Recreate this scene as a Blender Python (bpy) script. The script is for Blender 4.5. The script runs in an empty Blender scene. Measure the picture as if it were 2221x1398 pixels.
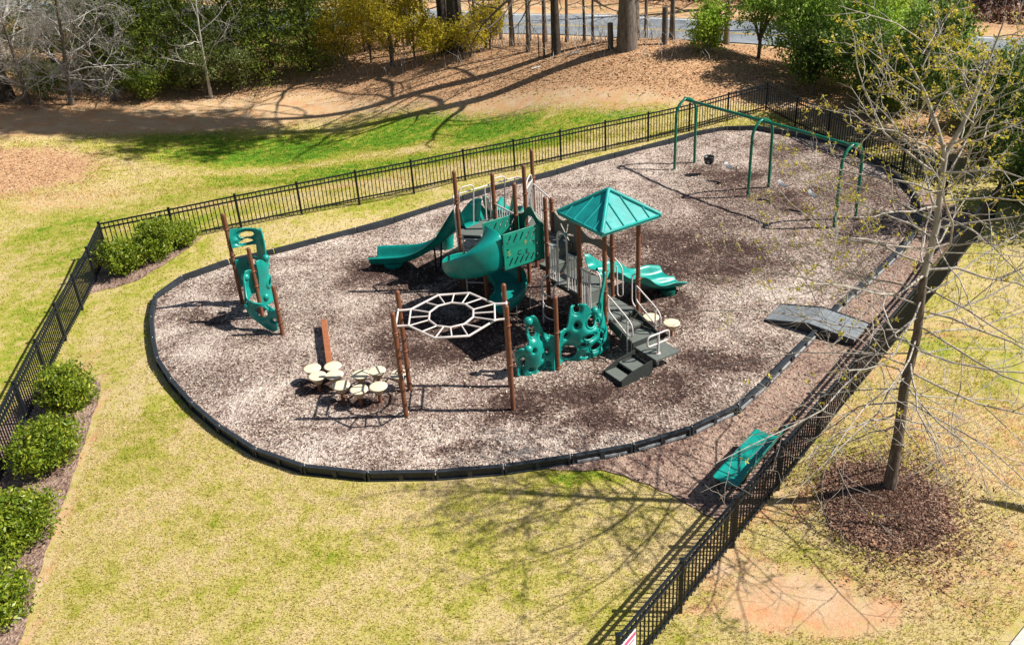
import bpy, math, random
import numpy as np
from mathutils import Matrix, Vector
C = bpy.context.scene
COL = C.collection
R = math.radians
# ------------------------------------------------------------------ camera, sky, sun, exposure
CAM = (0.0, 0.0, 10.87); PITCH = 0.500136; ROLL = -0.0653454; FPX = 2040.65
c_, s_ = math.cos(PITCH), math.sin(PITCH); cr, sr = math.cos(ROLL), math.sin(ROLL)
fwd = Vector((0, c_, -s_)); up0 = Vector((0, s_, c_)); r0 = Vector((1, 0, 0))
rt = cr*r0 + sr*up0; up = -sr*r0 + cr*up0
cd = bpy.data.cameras.new("camera"); cam = bpy.data.objects.new("camera", cd); COL.objects.link(cam)
cam.matrix_world = Matrix(((rt.x, up.x, -fwd.x, CAM[0]), (rt.y, up.y, -fwd.y, CAM[1]), (rt.z, up.z, -fwd.z, CAM[2]), (0, 0, 0, 1)))
cd.sensor_width = 36.0; cd.lens = 36.0*FPX/2221.0; cd.clip_start = .1; cd.clip_end = 900
C.camera = cam
SUN_EL, SUN_AZ = R(46.4), math.atan2(.9957, -.093)
w = bpy.data.worlds.new("World"); C.world = w; w.use_nodes = True
nt = w.node_tree; sky = nt.nodes.new("ShaderNodeTexSky"); sky.sky_type = 'NISHITA'; sky.sun_disc = False
sky.sun_elevation = SUN_EL; sky.sun_rotation = SUN_AZ
nt.links.new(sky.outputs[0], nt.nodes['Background'].inputs[0]); nt.nodes['Background'].inputs[1].default_value = .05
sl = bpy.data.lights.new("sun", 'SUN'); sl.energy = 5.0; sl.angle = R(.5); sl.color = (1, .955, .88)
so = bpy.data.objects.new("sun", sl); COL.objects.link(so)
sd = Vector((.9957*math.cos(SUN_EL), -.093*math.cos(SUN_EL), math.sin(SUN_EL)))
so.rotation_euler = sd.to_track_quat('Z', 'Y').to_euler(); so.location = sd*40
C.view_settings.view_transform = 'Standard'; C.view_settings.look = 'None'; C.view_settings.gamma = 1
C.view_settings.exposure = .62
C.render.engine = 'CYCLES'; C.cycles.max_bounces = 6; C.cycles.transparent_max_bounces = 6

# ------------------------------------------------------------------ terrain
CP=[(-8,18,0),(-5,15,0),(0,14,0),(4,15.3,0),(6,17.5,0),(8,22,0),(8,27,0.03),(6,30,0.05),(2,29,0.05),(-3,26,0),(-8,23.5,0),(0,20,0),(4,22,0),(-3,21,0),
(-8,10,-.12),(0,9.5,-.1),(2.2,10.5,-.14),(4.5,13.2,-.12),(7,9,-.1),(10,14,-.05),(6.3,12.7,0.04),(13,20,.0),(16,26,.1),(22,32,.3),
(-11.77,25.67,-.03),(-9.84,26.12,.1),(-6.27,27.34,.2),(-1.23,29.51,.18),(2.04,30.94,.16),(5.26,32.37,.15),(8.4,33.7,.27),(10.02,34.49,.35),(12,29,.2),(13.6,24,.05),
(-11.6,24.1,-.15),(-11.3,21,-.3),(-10.7,17.3,-.3),(-9.5,12,-.25),(-14,20,-.4),(-16,28,-.5),(-20,38,-.8),(-12,34,-1.0),
(-6,33,-.75),(0,34.5,-.4),(0,38.5,-.6),(-.5,42,-.35),(-6.6,38,-1.4),(-6.6,42,-1.6),(-12,40,-1.6),(-12,45,-1.5),(-19,42,-1.0),(-17,48,-1.2),(-7,48,-.9),(-4,45,-.4),(5,37,.5),(5.6,41.5,1.5),(8.5,42,1.4),(2.5,43.5,.9),(-1.0,46,.4),(10.5,39,1.0),(13,40.5,.5),(17,38,.5),
(1.5,50,.1),(-8,53,-.2),(-20,56,-.3),(8,47.5,.1),(20,43,.0),(30,38,.2),(1.4,57,-.0),(12,53,.0),(24,48.5,.0),(-15,62,.2),
(0,75,3),(25,65,3),(-30,70,2.5),(60,50,3),(-50,40,1.5),(-45,10,-.5),(50,20,.5),(0,130,8),(70,120,8),(-70,120,8),(0,-10,-.2),(60,-10,0),(-60,-10,-1)]
_c=np.array([(a,b) for a,b,_ in CP],float); _z=np.array([z for _,_,z in CP])
def _U(r2): return r2*np.log(r2+1e-9)
_n=len(CP);_K=_U(((_c[:,None]-_c[None])**2).sum(-1))+np.eye(_n)*.4
_P=np.c_[np.ones(_n),_c]
_A=np.zeros((_n+3,_n+3));_A[:_n,:_n]=_K;_A[:_n,_n:]=_P;_A[_n:,:_n]=_P.T
_w=np.linalg.solve(_A,np.r_[_z,0,0,0])
def tz(x,y):
    x=np.asarray(x,float);y=np.asarray(y,float);sh=np.broadcast(x,y).shape
    q=np.stack([np.broadcast_to(x,sh).ravel(),np.broadcast_to(y,sh).ravel()],-1)
    o=np.zeros(len(q))
    for s in range(0,len(q),20000):
        e=q[s:s+20000]
        r2=((e[:,None]-_c[None])**2).sum(-1)
        o[s:s+20000]=_U(r2)@_w[:_n]+_w[_n]+e@_w[_n+1:]
    o=o.reshape(sh)
    return o if sh else float(o)

# ------------------------------------------------------------------ helpers
def prop(o, label=None, cat=None, group=None, kind=None):
    if label: o['label'] = label
    if cat: o['category'] = cat
    if group: o['group'] = group
    if kind: o['kind'] = kind
    return o
def empty(name, loc, rz=0, label=None, cat=None, group=None):
    o = bpy.data.objects.new(name, None); COL.objects.link(o); o.location = loc; o.rotation_euler = (0, 0, rz)
    o.empty_display_size = .2
    return prop(o, label, cat, group)
def link(name, me, mat, parent=None, loc=None):
    o = bpy.data.objects.new(name, me); COL.objects.link(o)
    if mat: me.materials.append(mat)
    if parent: o.parent = parent
    if loc: o.location = loc
    return o
def copy_tree(o, parent=None):
    c = o.copy(); COL.objects.link(c); c.parent = parent
    for ch in [x for x in COL.objects if x.parent == o]: copy_tree(ch, c)
    return c
def smooth(me): me.polygons.foreach_set('use_smooth', [True]*len(me.polygons))
class MB:
    def __init__(s): s.v = []; s.f = []; s.sm = []
    def add(s, vs, fs, sm=False):
        b = len(s.v); s.v += [tuple(v) for v in vs]; s.f += [tuple(i+b for i in f) for f in fs]; s.sm += [sm]*len(fs); return s
    def box(s, x0, x1, y0, y1, z0, z1):
        return s.add([(x0,y0,z0),(x1,y0,z0),(x1,y1,z0),(x0,y1,z0),(x0,y0,z1),(x1,y0,z1),(x1,y1,z1),(x0,y1,z1)],
                     [(0,3,2,1),(4,5,6,7),(0,1,5,4),(1,2,6,5),(2,3,7,6),(3,0,4,7)])
    def obox(s, p, q, hw, z0, z1, hz=None):
        """box along p->q (each xyz base), half width hw, between z0 and z1 above the line"""
        p = Vector(p); q = Vector(q); d = (q-p); d.z = 0; n = Vector((-d.y, d.x, 0)).normalized()*hw
        V = [p-n, q-n, q+n, p+n]
        return s.add([v+Vector((0,0,z0)) for v in V]+[v+Vector((0,0,z1)) for v in V],
                     [(0,3,2,1),(4,5,6,7),(0,1,5,4),(1,2,6,5),(2,3,7,6),(3,0,4,7)])
    def prism(s, pts, z0, z1):
        n = len(pts)
        return s.add([(x,y,z0) for x,y in pts]+[(x,y,z1) for x,y in pts],
                     [tuple(range(n-1,-1,-1)), tuple(range(n,2*n))]+[(i,(i+1)%n,(i+1)%n+n,i+n) for i in range(n)])
    def tube(s, pts, rad, n=8, caps=True, smo=True):
        pts = [Vector(p) for p in pts]; k = len(pts)
        if not hasattr(rad, '__len__'): rad = [rad]*k
        t0 = (pts[1]-pts[0]).normalized(); a = Vector((0,0,1)) if abs(t0.z) < .9 else Vector((1,0,0))
        u = t0.cross(a).normalized(); vs = []
        for i, p in enumerate(pts):
            t = (pts[min(i+1,k-1)]-pts[max(i-1,0)])
            if t.length < 1e-9: t = t0
            t.normalize(); u = (u - t*u.dot(t))
            if u.length < 1e-6: u = t.cross(Vector((0,1,.3)))
            u.normalize(); v = t.cross(u)
            for j in range(n):
                an = 2*math.pi*j/n; vs.append(p+(u*math.cos(an)+v*math.sin(an))*rad[i])
        fs = [(i*n+j, i*n+(j+1)%n, (i+1)*n+(j+1)%n, (i+1)*n+j) for i in range(k-1) for j in range(n)]
        s.add(vs, fs, smo)
        if caps: s.add(vs[:n], [tuple(range(n-1,-1,-1))]); s.add(vs[-n:], [tuple(range(n))])
        return s
    def lathe(s, c, prof, n=16):
        vs = [(c[0]+r*math.cos(2*math.pi*j/n), c[1]+r*math.sin(2*math.pi*j/n), c[2]+z) for r, z in prof for j in range(n)]
        k = len(prof)
        fs = [(i*n+j, i*n+(j+1)%n, (i+1)*n+(j+1)%n, (i+1)*n+j) for i in range(k-1) for j in range(n)]
        s.add(vs, fs, True); s.add(vs[:n], [tuple(range(n-1,-1,-1))]); return s.add(vs[-n:], [tuple(range(n))])
    def ball(s, c, r, n=14, m=9):
        return s.lathe(c, [(max(r*math.sin(math.pi*i/m), .001), -r*math.cos(math.pi*i/m)) for i in range(m+1)], n)
    def build(s, name, mat, parent=None, bev=0):
        me = bpy.data.meshes.new(name); me.from_pydata(s.v, [], s.f); me.polygons.foreach_set('use_smooth', s.sm); me.update()
        o = link(name, me, mat, parent)
        if bev:
            b = o.modifiers.new('b', 'BEVEL'); b.width = bev; b.segments = 2; b.limit_method = 'ANGLE'
        return o
def rnd_loop(pts, r, seg=5, close=False):
    """round the corners of a polyline with radius r"""
    P = [Vector(p) for p in pts]; out = []; n = len(P)
    rng_ = range(n) if close else range(1, n-1)
    if not close: out.append(P[0])
    for i in rng_:
        a, b, c = P[i-1], P[i], P[(i+1) % n]
        d1 = (a-b); d2 = (c-b); rr = min(r, d1.length*.48, d2.length*.48); p = b+d1.normalized()*rr; q = b+d2.normalized()*rr
        for k in range(seg+1):
            t = k/seg; out.append(p*(1-t)**2+b*2*t*(1-t)+q*t*t)
    if not close: out.append(P[-1])
    else: out.append(out[0].copy())
    return out
def np_mesh(name, V, F4, mat, rnd=None, parent=None, smo=False, fcount=4):
    me = bpy.data.meshes.new(name); V = np.asarray(V, np.float32); F4 = np.asarray(F4, np.int32)
    me.vertices.add(len(V)); me.vertices.foreach_set('co', V.ravel())
    me.loops.add(F4.size); me.loops.foreach_set('vertex_index', F4.ravel())
    k = F4.shape[1]; me.polygons.add(len(F4)); me.polygons.foreach_set('loop_start', np.arange(0, F4.size, k, dtype=np.int32))
    me.polygons.foreach_set('loop_total', np.full(len(F4), k, np.int32))
    if smo: me.polygons.foreach_set('use_smooth', np.ones(len(F4), bool))
    if rnd is not None:
        for nm, arr in (rnd.items() if isinstance(rnd, dict) else [('rnd', rnd)]):
            at = me.attributes.new(nm, 'FLOAT', 'POINT'); at.data.foreach_set('value', np.asarray(arr, np.float32))
    me.update(calc_edges=True); me.validate()
    return link(name, me, mat, parent)
def leaf_quads(Cn, size, rng, aspect=.5, flat=0., nrm=None):
    """one bent leaf-like quad per centre in Cn"""
    n = len(Cn); d = rng.normal(size=(n, 3)); d /= np.linalg.norm(d, axis=1)[:, None]
    e = rng.normal(size=(n, 3))
    if flat: d[:, 2] *= (1-flat); e[:, 2] *= (1-flat); d /= np.linalg.norm(d, axis=1)[:, None]
    e -= d*(d*e).sum(1)[:, None]; e /= np.linalg.norm(e, axis=1)[:, None]
    s = (size*(.6+.8*rng.random(n)))[:, None]
    V = np.empty((n, 4, 3)); V[:, 0] = Cn-d*s*.5; V[:, 2] = Cn+d*s*.5; V[:, 1] = Cn+e*s*aspect*.5; V[:, 3] = Cn-e*s*aspect*.5
    return V.reshape(-1, 3), np.arange(n*4).reshape(-1, 4), np.repeat(rng.random(n), 4)

# ------------------------------------------------------------------ materials
class NT:
    def __init__(s, name):
        s.m = bpy.data.materials.new(name); s.m.use_nodes = True; s.t = s.m.node_tree; s.b = s.t.nodes['Principled BSDF']
    def n(s, ty, **k):
        x = s.t.nodes.new(ty)
        for a, b in k.items(): setattr(x, a, b)
        return x
    def l(s, a, b): s.t.links.new(a, b)
    def pos(s):
        return s.n('ShaderNodeNewGeometry').outputs['Position']
    def noise(s, sc, det=4, rough=.6, vec=None, dist=0):
        x = s.n('ShaderNodeTexNoise'); x.inputs['Scale'].default_value = sc; x.inputs['Detail'].default_value = det
        x.inputs['Roughness'].default_value = rough; x.inputs['Distortion'].default_value = dist
        s.l(vec or s.pos(), x.inputs['Vector']); return x.outputs[0]
    def ramp(s, fac, stops):
        x = s.n('ShaderNodeValToRGB'); e = x.color_ramp.elements
        while len(e) < len(stops): e.new(.5)
        for q, (p, c) in zip(e, stops): q.position = p; q.color = (*c, 1) if hasattr(c, '__len__') else (c, c, c, 1)
        s.l(fac, x.inputs[0]); return x.outputs[0]
    def mix(s, f, a, b, bt='MIX'):
        x = s.n('ShaderNodeMix', data_type='RGBA', blend_type=bt)
        for v, i in ((f, 0), (a, 6), (b, 7)):
            if hasattr(v, 'links') or hasattr(v, 'is_linked'): s.l(v, x.inputs[i])
            elif i == 0: x.inputs[0].default_value = v
            else: x.inputs[i].default_value = (*v, 1)
        return x.outputs[2]
    def math(s, op, a, b=0, cl=False):
        x = s.n('ShaderNodeMath', operation=op, use_clamp=cl)
        for v, i in ((a, 0), (b, 1)):
            if hasattr(v, 'is_linked'): s.l(v, x.inputs[i])
            else: x.inputs[i].default_value = v
        return x.outputs[0]
    def attr(s, nm):
        return s.n('ShaderNodeAttribute', attribute_name=nm).outputs['Fac']
    def bump(s, h, st=.3, dist=.02):
        x = s.n('ShaderNodeBump'); x.inputs['Strength'].default_value = st; x.inputs['Distance'].default_value = dist
        s.l(h, x.inputs['Height']); s.l(x.outputs[0], s.b.inputs['Normal'])
    def base(s, c, rough=.8, spec=.3):
        if hasattr(c, 'is_linked'): s.l(c, s.b.inputs['Base Color'])
        else: s.b.inputs['Base Color'].default_value = (*c, 1)
        s.b.inputs['Roughness'].default_value = rough; s.b.inputs['Specular IOR Level'].default_value = spec
        return s.m
def plain(name, col, rough=.5, spec=.4, var=.15, sc=6, metal=0, bump=0, bs=60):
    k = NT(name); a = tuple(max(0, x*(1-var)) for x in col); b = tuple(min(1, x*(1+var)) for x in col)
    tc = k.n('ShaderNodeTexCoord').outputs['Object']
    c = k.ramp(k.noise(sc, 5, .65, tc), [(.3, a), (.7, b)]); m = k.base(c, rough, spec); k.b.inputs['Metallic'].default_value = metal
    rr = k.ramp(k.noise(sc*2.3, 3, .6, tc), [(.3, max(0, rough-.08)), (.7, min(1, rough+.12))]); k.l(rr, k.b.inputs['Roughness'])
    if bump: k.bump(k.noise(bs, 3, .6, tc), bump, .01)
    return m
def leafmat(name, a, b, c=None, rough=.6, tr=.35):
    k = NT(name); st = [(0, a), (.6, b)] + ([(1, c)] if c else [])
    col = k.ramp(k.attr('rnd'), st)
    col = k.mix(.35, col, k.ramp(k.noise(1.7, 3, .6), [(.35, tuple(x*.72 for x in a)), (.65, b)]))
    k.base(col, rough, .35)
    t = k.n('ShaderNodeBsdfTranslucent'); k.l(col, t.inputs[0]); mx = k.n('ShaderNodeMixShader'); mx.inputs[0].default_value = tr
    k.l(k.b.outputs[0], mx.inputs[1]); k.l(t.outputs[0], mx.inputs[2]); k.l(mx.outputs[0], k.t.nodes['Material Output'].inputs[0])
    return k.m
M = {}
M['teal'] = plain('teal_plastic', (.004, .26, .215), .33, .5, .24, 3.5)
M['teal_panel'] = plain('teal_panel_plastic', (.008, .24, .165), .4, .5, .22, 4)
M['dkgreen'] = plain('dark_green_panel', (.004, .12, .085), .45, .4, .12, 3)
M['roof'] = plain('teal_roof', (.01, .31, .29), .4, .5, .2, 4)
M['brown'] = plain('brown_post_paint', (.185, .07, .036), .45, .4, .25, 9)
M['beam'] = plain('rust_brown_beam', (.33, .12, .055), .6, .3, .15, 7)
M['cream'] = plain('cream_steel', (.62, .56, .53), .38, .4, .08, 9)
M['deck'] = plain('grey_green_deck', (.13, .145, .13), .6, .35, .14, 9, bump=.2, bs=160)
M['deckedge'] = plain('dark_deck_side', (.035, .04, .037), .6, .35, .15, 9)
M['taupe'] = plain('taupe_panel', (.17, .155, .13), .5, .35, .08, 4)
M['tan'] = plain('tan_cup', (.46, .36, .25), .55, .3, .1, 8)
M['podtop'] = plain('cream_pod_top', (.74, .63, .44), .6, .3, .05, 8)
M['black'] = plain('black_powder_coat', (.008, .0125, .019), .45, .35, .2, 20)
M['border'] = plain('charcoal_plastic', (.025, .031, .038), .48, .45, .3, 5, bump=.1, bs=40)
M['bin'] = plain('pale_sunlit_dusted_recess', (.33, .34, .35), .8, .2, .25, 14)
M['green'] = plain('green_swing_pipe', (.004, .15, .085), .32, .5, .12, 5)
M['chain'] = plain('galvanised_chain', (.5, .5, .5), .35, .5, .2, 40, metal=.7)
M['rubber'] = plain('black_rubber', (.015, .016, .018), .4, .5, .25, 12)
M['belt'] = plain('polished_belt', (.1, .115, .13), .22, .7, .2, 12)
M['mat'] = plain('grey_ramp_rubber', (.19, .21, .225), .6, .4, .3, 8, bump=.3, bs=70)
M['white'] = plain('white_board', (.75, .73, .74), .5, .3, .04, 8)
M['pink'] = plain('magenta_print', (.5, .08, .2), .5, .3, .05, 8)
M['yellow'] = plain('yellow_letter', (.4, .34, .08), .5, .3, .05, 8)
M['wood'] = plain('grey_weathered_wood', (.12, .10, .085), .9, .2, .35, 12, bump=.5, bs=40)
M['conc'] = plain('pale_concrete', (.55, .52, .47), .85, .2, .12, 5, bump=.2, bs=50)
def bark(name, a, b, sc=14):
    k = NT(name); mp = k.n('ShaderNodeMapping'); mp.inputs['Scale'].default_value = (1, 1, .25)
    k.l(k.n('ShaderNodeTexCoord').outputs['Object'], mp.inputs[0]); n = k.noise(sc, 6, .7, mp.outputs[0])
    k.base(k.ramp(n, [(.3, a), (.7, b)]), .9, .15); k.bump(n, .7, .03); return k.m
M['bark'] = bark('grey_bark', (.07, .055, .045), (.22, .185, .155))
M['bark_pale'] = bark('brown_young_bark', (.04, .03, .025), (.2, .16, .13), 18)
M['twig'] = bark('pale_young_twigs', (.19, .17, .15), (.55, .5, .44), 9)
M['bark_dead'] = bark('dead_pale_twigs', (.28, .26, .24), (.62, .58, .53), 10)
M['bark_dark'] = bark('dark_bark', (.03, .025, .02), (.1, .08, .065))
M['shrub'] = leafmat('hedge_leaf', (.06, .135, .012), (.27, .35, .025), (.72, .66, .09), .4, .35)
M['cedar'] = leafmat('cedar_sprays', (.035, .085, .012), (.19, .27, .03), (.5, .53, .07), .7, .5)
M['laurel'] = leafmat('laurel_leaf', (.07, .17, .02), (.3, .48, .06), (.68, .76, .2), .4, .5)
M['lime'] = leafmat('lime_spring_leaf', (.2, .36, .03), (.46, .64, .07), (.74, .8, .16), .5, .45)
M['olive'] = leafmat('olive_yellow_leaf', (.2, .18, .015), (.66, .54, .04), (.9, .75, .08), .6, .5)
M['privet'] = leafmat('grey_green_leaf', (.09, .14, .04), (.32, .38, .12), (.65, .66, .34), .5, .45)
M['bud'] = leafmat('spring_bud', (.34, .32, .03), (.66, .58, .06), (.8, .58, .08), .6, .45)
M['darkev'] = leafmat('dark_evergreen', (.03, .08, .015), (.12, .2, .03), (.36, .4, .06), .5, .35)

def lawn_col(k):
    """straw and yellow green turf, with bare clay and leaf litter by world position"""
    n1 = k.noise(.55, 5, .6); n2 = k.noise(3.2, 6, .7, dist=.6); n3 = k.noise(26, 5, .8)
    f = k.math('ADD', k.math('MULTIPLY', n1, .72), k.math('MULTIPLY', n2, .9)); f = k.math('SUBTRACT', f, k.math('ADD', .27, 0))
    f = k.math('ADD', f, k.math('MULTIPLY', k.attr('green'), k.math('MULTIPLY', n2, .95)))
    c = k.ramp(f, [(.44, (.53, .42, .21)), (.58, (.455, .385, .125)), (.72, (.33, .32, .05)), (.88, (.21, .285, .025)), (1, (.1, .22, .015))])
    v = k.ramp(n3, [(.28, .72), (.5, .98), (.72, 1.25)])
    c = k.mix(1., c, v, 'MULTIPLY')
    clay = k.mix(.5, k.ramp(k.noise(1.3, 6, .7), [(.36, (.62, .24, .09)), (.5, (.58, .36, .19)), (.64, (.64, .49, .33))]), k.ramp(k.noise(17, 5, .8), [(.3, (.36, .2, .1)), (.7, (.7, .5, .34))]))
    fb = k.math('ADD', k.attr('bare'), k.math('MULTIPLY', k.math('SUBTRACT', k.noise(3.2, 8, .82), .5), 2.4))
    c = k.mix(k.ramp(fb, [(.3, 0.), (.8, 1.)]), c, clay)
    vo = k.n('ShaderNodeTexVoronoi'); vo.inputs['Scale'].default_value = 19; k.l(k.pos(), vo.inputs['Vector'])
    lf = k.ramp(vo.outputs['Color'], [(.05, (.22, .1, .05)), (.4, (.42, .235, .12)), (.8, (.58, .38, .22)), (1, (.66, .5, .33))])
    fl = k.math('ADD', k.attr('litter'), k.math('MULTIPLY', k.math('SUBTRACT', k.noise(2.2, 8, .8), .5), 1.8))
    c = k.mix(k.ramp(fl, [(.38, 0.), (.62, 1.)]), c, lf)
    return c, n3
k = NT('lawn'); c, n3 = lawn_col(k); k.base(c, .95, .1); k.bump(n3, .6, .03); M['lawn'] = k.m
k = NT('grass_blades'); c, n3 = lawn_col(k)
k.base(k.mix(1., c, k.ramp(k.attr('rnd'), [(0, (.85, .83, .7)), (.5, (1.1, 1.08, 1.)), (1, (1.45, 1.4, 1.3))]), 'MULTIPLY'), .8, .15)
tr_ = k.n('ShaderNodeBsdfTranslucent'); k.l(k.b.inputs['Base Color'].links[0].from_socket, tr_.inputs[0]); mx = k.n('ShaderNodeMixShader'); mx.inputs[0].default_value = .3
k.l(k.b.outputs[0], mx.inputs[1]); k.l(tr_.outputs[0], mx.inputs[2]); k.l(mx.outputs[0], k.t.nodes['Material Output'].inputs[0]); M['blades'] = k.m

def chips(name, dark, mid, pale, sc=26, usewear=True):
    k = NT(name); vo = k.n('ShaderNodeTexVoronoi'); vo.inputs['Scale'].default_value = sc
    mp = k.n('ShaderNodeVectorMath', operation='ADD'); nz = k.n('ShaderNodeTexNoise'); nz.inputs['Scale'].default_value = 9; k.l(k.pos(), nz.inputs['Vector'])
    sc_ = k.n('ShaderNodeVectorMath', operation='SCALE'); sc_.inputs[3].default_value = .12; k.l(nz.outputs['Color'], sc_.inputs[0])
    k.l(k.pos(), mp.inputs[0]); k.l(sc_.outputs[0], mp.inputs[1]); k.l(mp.outputs[0], vo.inputs['Vector'])
    big = k.noise(.9, 9, .82)
    f = k.math('ADD', k.math('MULTIPLY', vo.outputs['Color'], .75), k.math('MULTIPLY', k.math('SUBTRACT', big, .37), 2.1))
    if usewear: f = k.math('SUBTRACT', k.math('SUBTRACT', f, .07), k.ramp(k.math('ADD', k.attr('wear'), k.math('MULTIPLY', k.math('SUBTRACT', k.noise(1.8, 8, .8), .5), 1.3)), [(.1, 0.), (.8, .46)]))
    col = k.ramp(f, [(.1, dark), (.38, mid), (.62, tuple((x+y)/2 for x, y in zip(mid, pale))), (.95, pale)])
    k.base(col, .95, .1); k.bump(vo.outputs['Distance'], .8, .03); return k.m
M['mulch'] = chips('playground_wood_mulch', (.05, .03, .025), (.195, .13, .105), (.66, .56, .48))
M['mulch_brown'] = chips('brown_bark_mulch', (.05, .025, .022), (.17, .1, .08), (.42, .3, .23), 22, False)
M['mulch_red'] = chips('red_brown_leaf_mulch', (.055, .024, .018), (.19, .085, .055), (.46, .29, .18), 20, False)
M['chip'] = leafmat('loose_wood_chips', (.05, .03, .025), (.4, .31, .25), (.88, .78, .58), .9, 0.)
M['litter'] = leafmat('fallen_leaves', (.24, .11, .055), (.5, .3, .155), (.7, .5, .3), .9, .1)
M['litter_dark'] = leafmat('purple_brown_dead_leaves', (.055, .022, .018), (.2, .1, .075), (.6, .42, .28), .9, .1)
M['barkchip'] = leafmat('purple_brown_bark_chips', (.06, .03, .026), (.27, .165, .13), (.62, .5, .38), .9, 0.)
k = NT('asphalt'); n = k.noise(.35, 6, .7); k.base(k.ramp(n, [(.35, (.14, .16, .18)), (.65, (.27, .295, .32))]), .9, .2); k.bump(k.noise(40), .3, .01); M['road'] = k.m
k = NT('road_paint'); n = k.noise(6, 5, .7); k.base(k.ramp(n, [(.3, (.5, .5, .48)), (.7, (.75, .75, .72))]), .8, .2); M['paintw'] = k.m
k = NT('road_paint_yellow'); n = k.noise(6, 5, .7); k.base(k.ramp(n, [(.3, (.45, .3, .05)), (.7, (.65, .46, .08))]), .8, .2); M['painty'] = k.m

# ------------------------------------------------------------------ ground
BORDER = [(-9.41,22.55),(-9.15,21.35),(-8.74,20.16),(-8.28,19.03),(-7.65,17.97),(-6.9,16.92),(-6.1,15.99),(-5.17,15.1),(-4.12,14.45),(-2.88,14.1),(-1.6,14.0),
 (-.33,14.04),(.93,14.23),(2.13,14.48),(3.32,14.9),(4.37,15.5),(5.2,16.37),(5.98,17.31),(6.91,18.39),(7.91,19.64),(8.75,20.52),(9.6,21.44),(10.42,22.36),(11.15,23.35),
 (11.75,24.45),(12.05,25.65),(12.1,26.9),(12.0,28.1),(11.7,29.3),(11.35,30.45),(10.71,31.2),(9.98,31.95),(9.2,32.6),(8.05,32.75),(6.91,32.46),(5.9,31.92),(4.87,31.38),(3.84,30.87),(2.8,30.28),(1.78,29.64),
 (.75,29.02),(-.28,28.4),(-1.3,27.78),(-2.33,27.16),(-3.37,26.51),(-4.41,25.83),(-5.47,25.19),(-6.6,24.6),(-7.8,24.2),(-8.92,23.5)]
def poly_sd(px, py, poly):
    """signed distance to a closed polygon, positive inside"""
    px = np.asarray(px, float); py = np.asarray(py, float); d = np.full(px.shape, 1e9); ins = np.zeros(px.shape, bool); n = len(poly)
    for i in range(n):
        x0, y0 = poly[i]; x1, y1 = poly[(i+1) % n]; ex, ey = x1-x0, y1-y0
        t = np.clip(((px-x0)*ex+(py-y0)*ey)/(ex*ex+ey*ey+1e-12), 0, 1)
        d = np.minimum(d, np.hypot(px-x0-t*ex, py-y0-t*ey))
        cnd = ((y0 > py) != (y1 > py)) & (px < (x1-x0)*(py-y0)/(y1-y0+1e-12)+x0); ins ^= cnd
    return np.where(ins, d, -d)
def line_y(x, pts):
    a = sorted(pts); return np.interp(x, [p[0] for p in a], [p[1] for p in a])
def ss(x, a, b):
    t = np.clip((x-a)/(b-a), 0, 1); return t*t*(3-2*t)
def blobs(x, y, L):
    o = np.zeros(np.shape(x))
    for cx, cy, rx, ry, *st in L:
        o = np.maximum(o, (st[0] if st else 1)*(1-ss(np.hypot((x-cx)/rx, (y-cy)/ry), .35, 1.15)))
    return o
LITTER = [(-60,45),(-24.2,45.5),(-19.9,47.4),(-15.2,48.2),(-12.3,48.4),(-9,48),(-5.4,44.5),(-1.6,42.4),(.5,41.4),(3.1,39.4),(5.9,37.4),(7.5,36.2),(9.5,36.2),(10.8,36.0),(14,33),(15,29),(16,24),(60,30)]
BARE = [(-60,41),(-22,41.3),(-18.5,42.3),(-13.5,42.9),(-8.7,43.9),(-6,43.4),(-2.8,41.6),(.4,38.8),(2.3,38),(4.4,36),(7.4,35.4),(9.7,35.0),(14,28),(60,25)]
ROADN = [(-40,64),(-10,57.5),(-1.8,54.1),(.8,53.1),(3.3,52.3),(5.6,51.1),(8.5,49.2),(12,46.3),(16.9,42.2),(20.8,38.6),(34,28)]
ROADF = [(-40,70),(-10,62),(.9,58.0),(6.2,56.3),(11,53.5),(14.1,51.7),(21.9,46.6),(30,40.2),(45,29)]
def g_litter(x, y):
    o = ss(y-line_y(x, LITTER), -1.6, 1.2)*(1-ss(y-line_y(x, ROADN), -1.6, -.3)*(1-ss(y-line_y(x, ROADF), 1.2, 3.5)))
    o = np.maximum(o, blobs(x, y, [(-20,36.8,5.2,4.6,.8),(-25,38,6,5,.8)]))
    return o
def g_bare(x, y):
    o = ss(y-line_y(x, BARE), -1.8, 1.2)*.78
    o = np.maximum(o, blobs(x, y, [(4.0,10.6,1.7,1.0,.85),(4.7,10.2,1.4,.6,.9),(3.3,11.3,1.0,.9,.68),(7,10.9,2.8,1.6,.5),(8.7,14,2.6,2.2,.52),(9.3,14.6,1.6,1.0,.5),(4.3,12.9,1.6,.9,.62),(7.6,14.8,1.4,.7,.5),(-5,31.2,3,.8,.5),
       (-16,33,3,2.5,.5),(-9.6,30,2,1,.45),(5.9,15.3,1.5,1.2,.55),(7.9,17,1.5,1.1,.6),(9.8,18.2,1.8,1.0,.45),(3.2,12.0,.9,.5,.55),(-10.3,19.2,.35,2.2,.6),(2.4,10.6,.7,.4,.55),(8.6,13.2,1.5,1.6,.35),(6.5,10.2,2,.8,.35)]))
    sd_ = poly_sd(x, y, BEDL); o = np.maximum(o, .72*ss(sd_, -.32, -.1)*(1-ss(sd_, 0, .15))*(y < 19.6))
    return o
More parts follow.
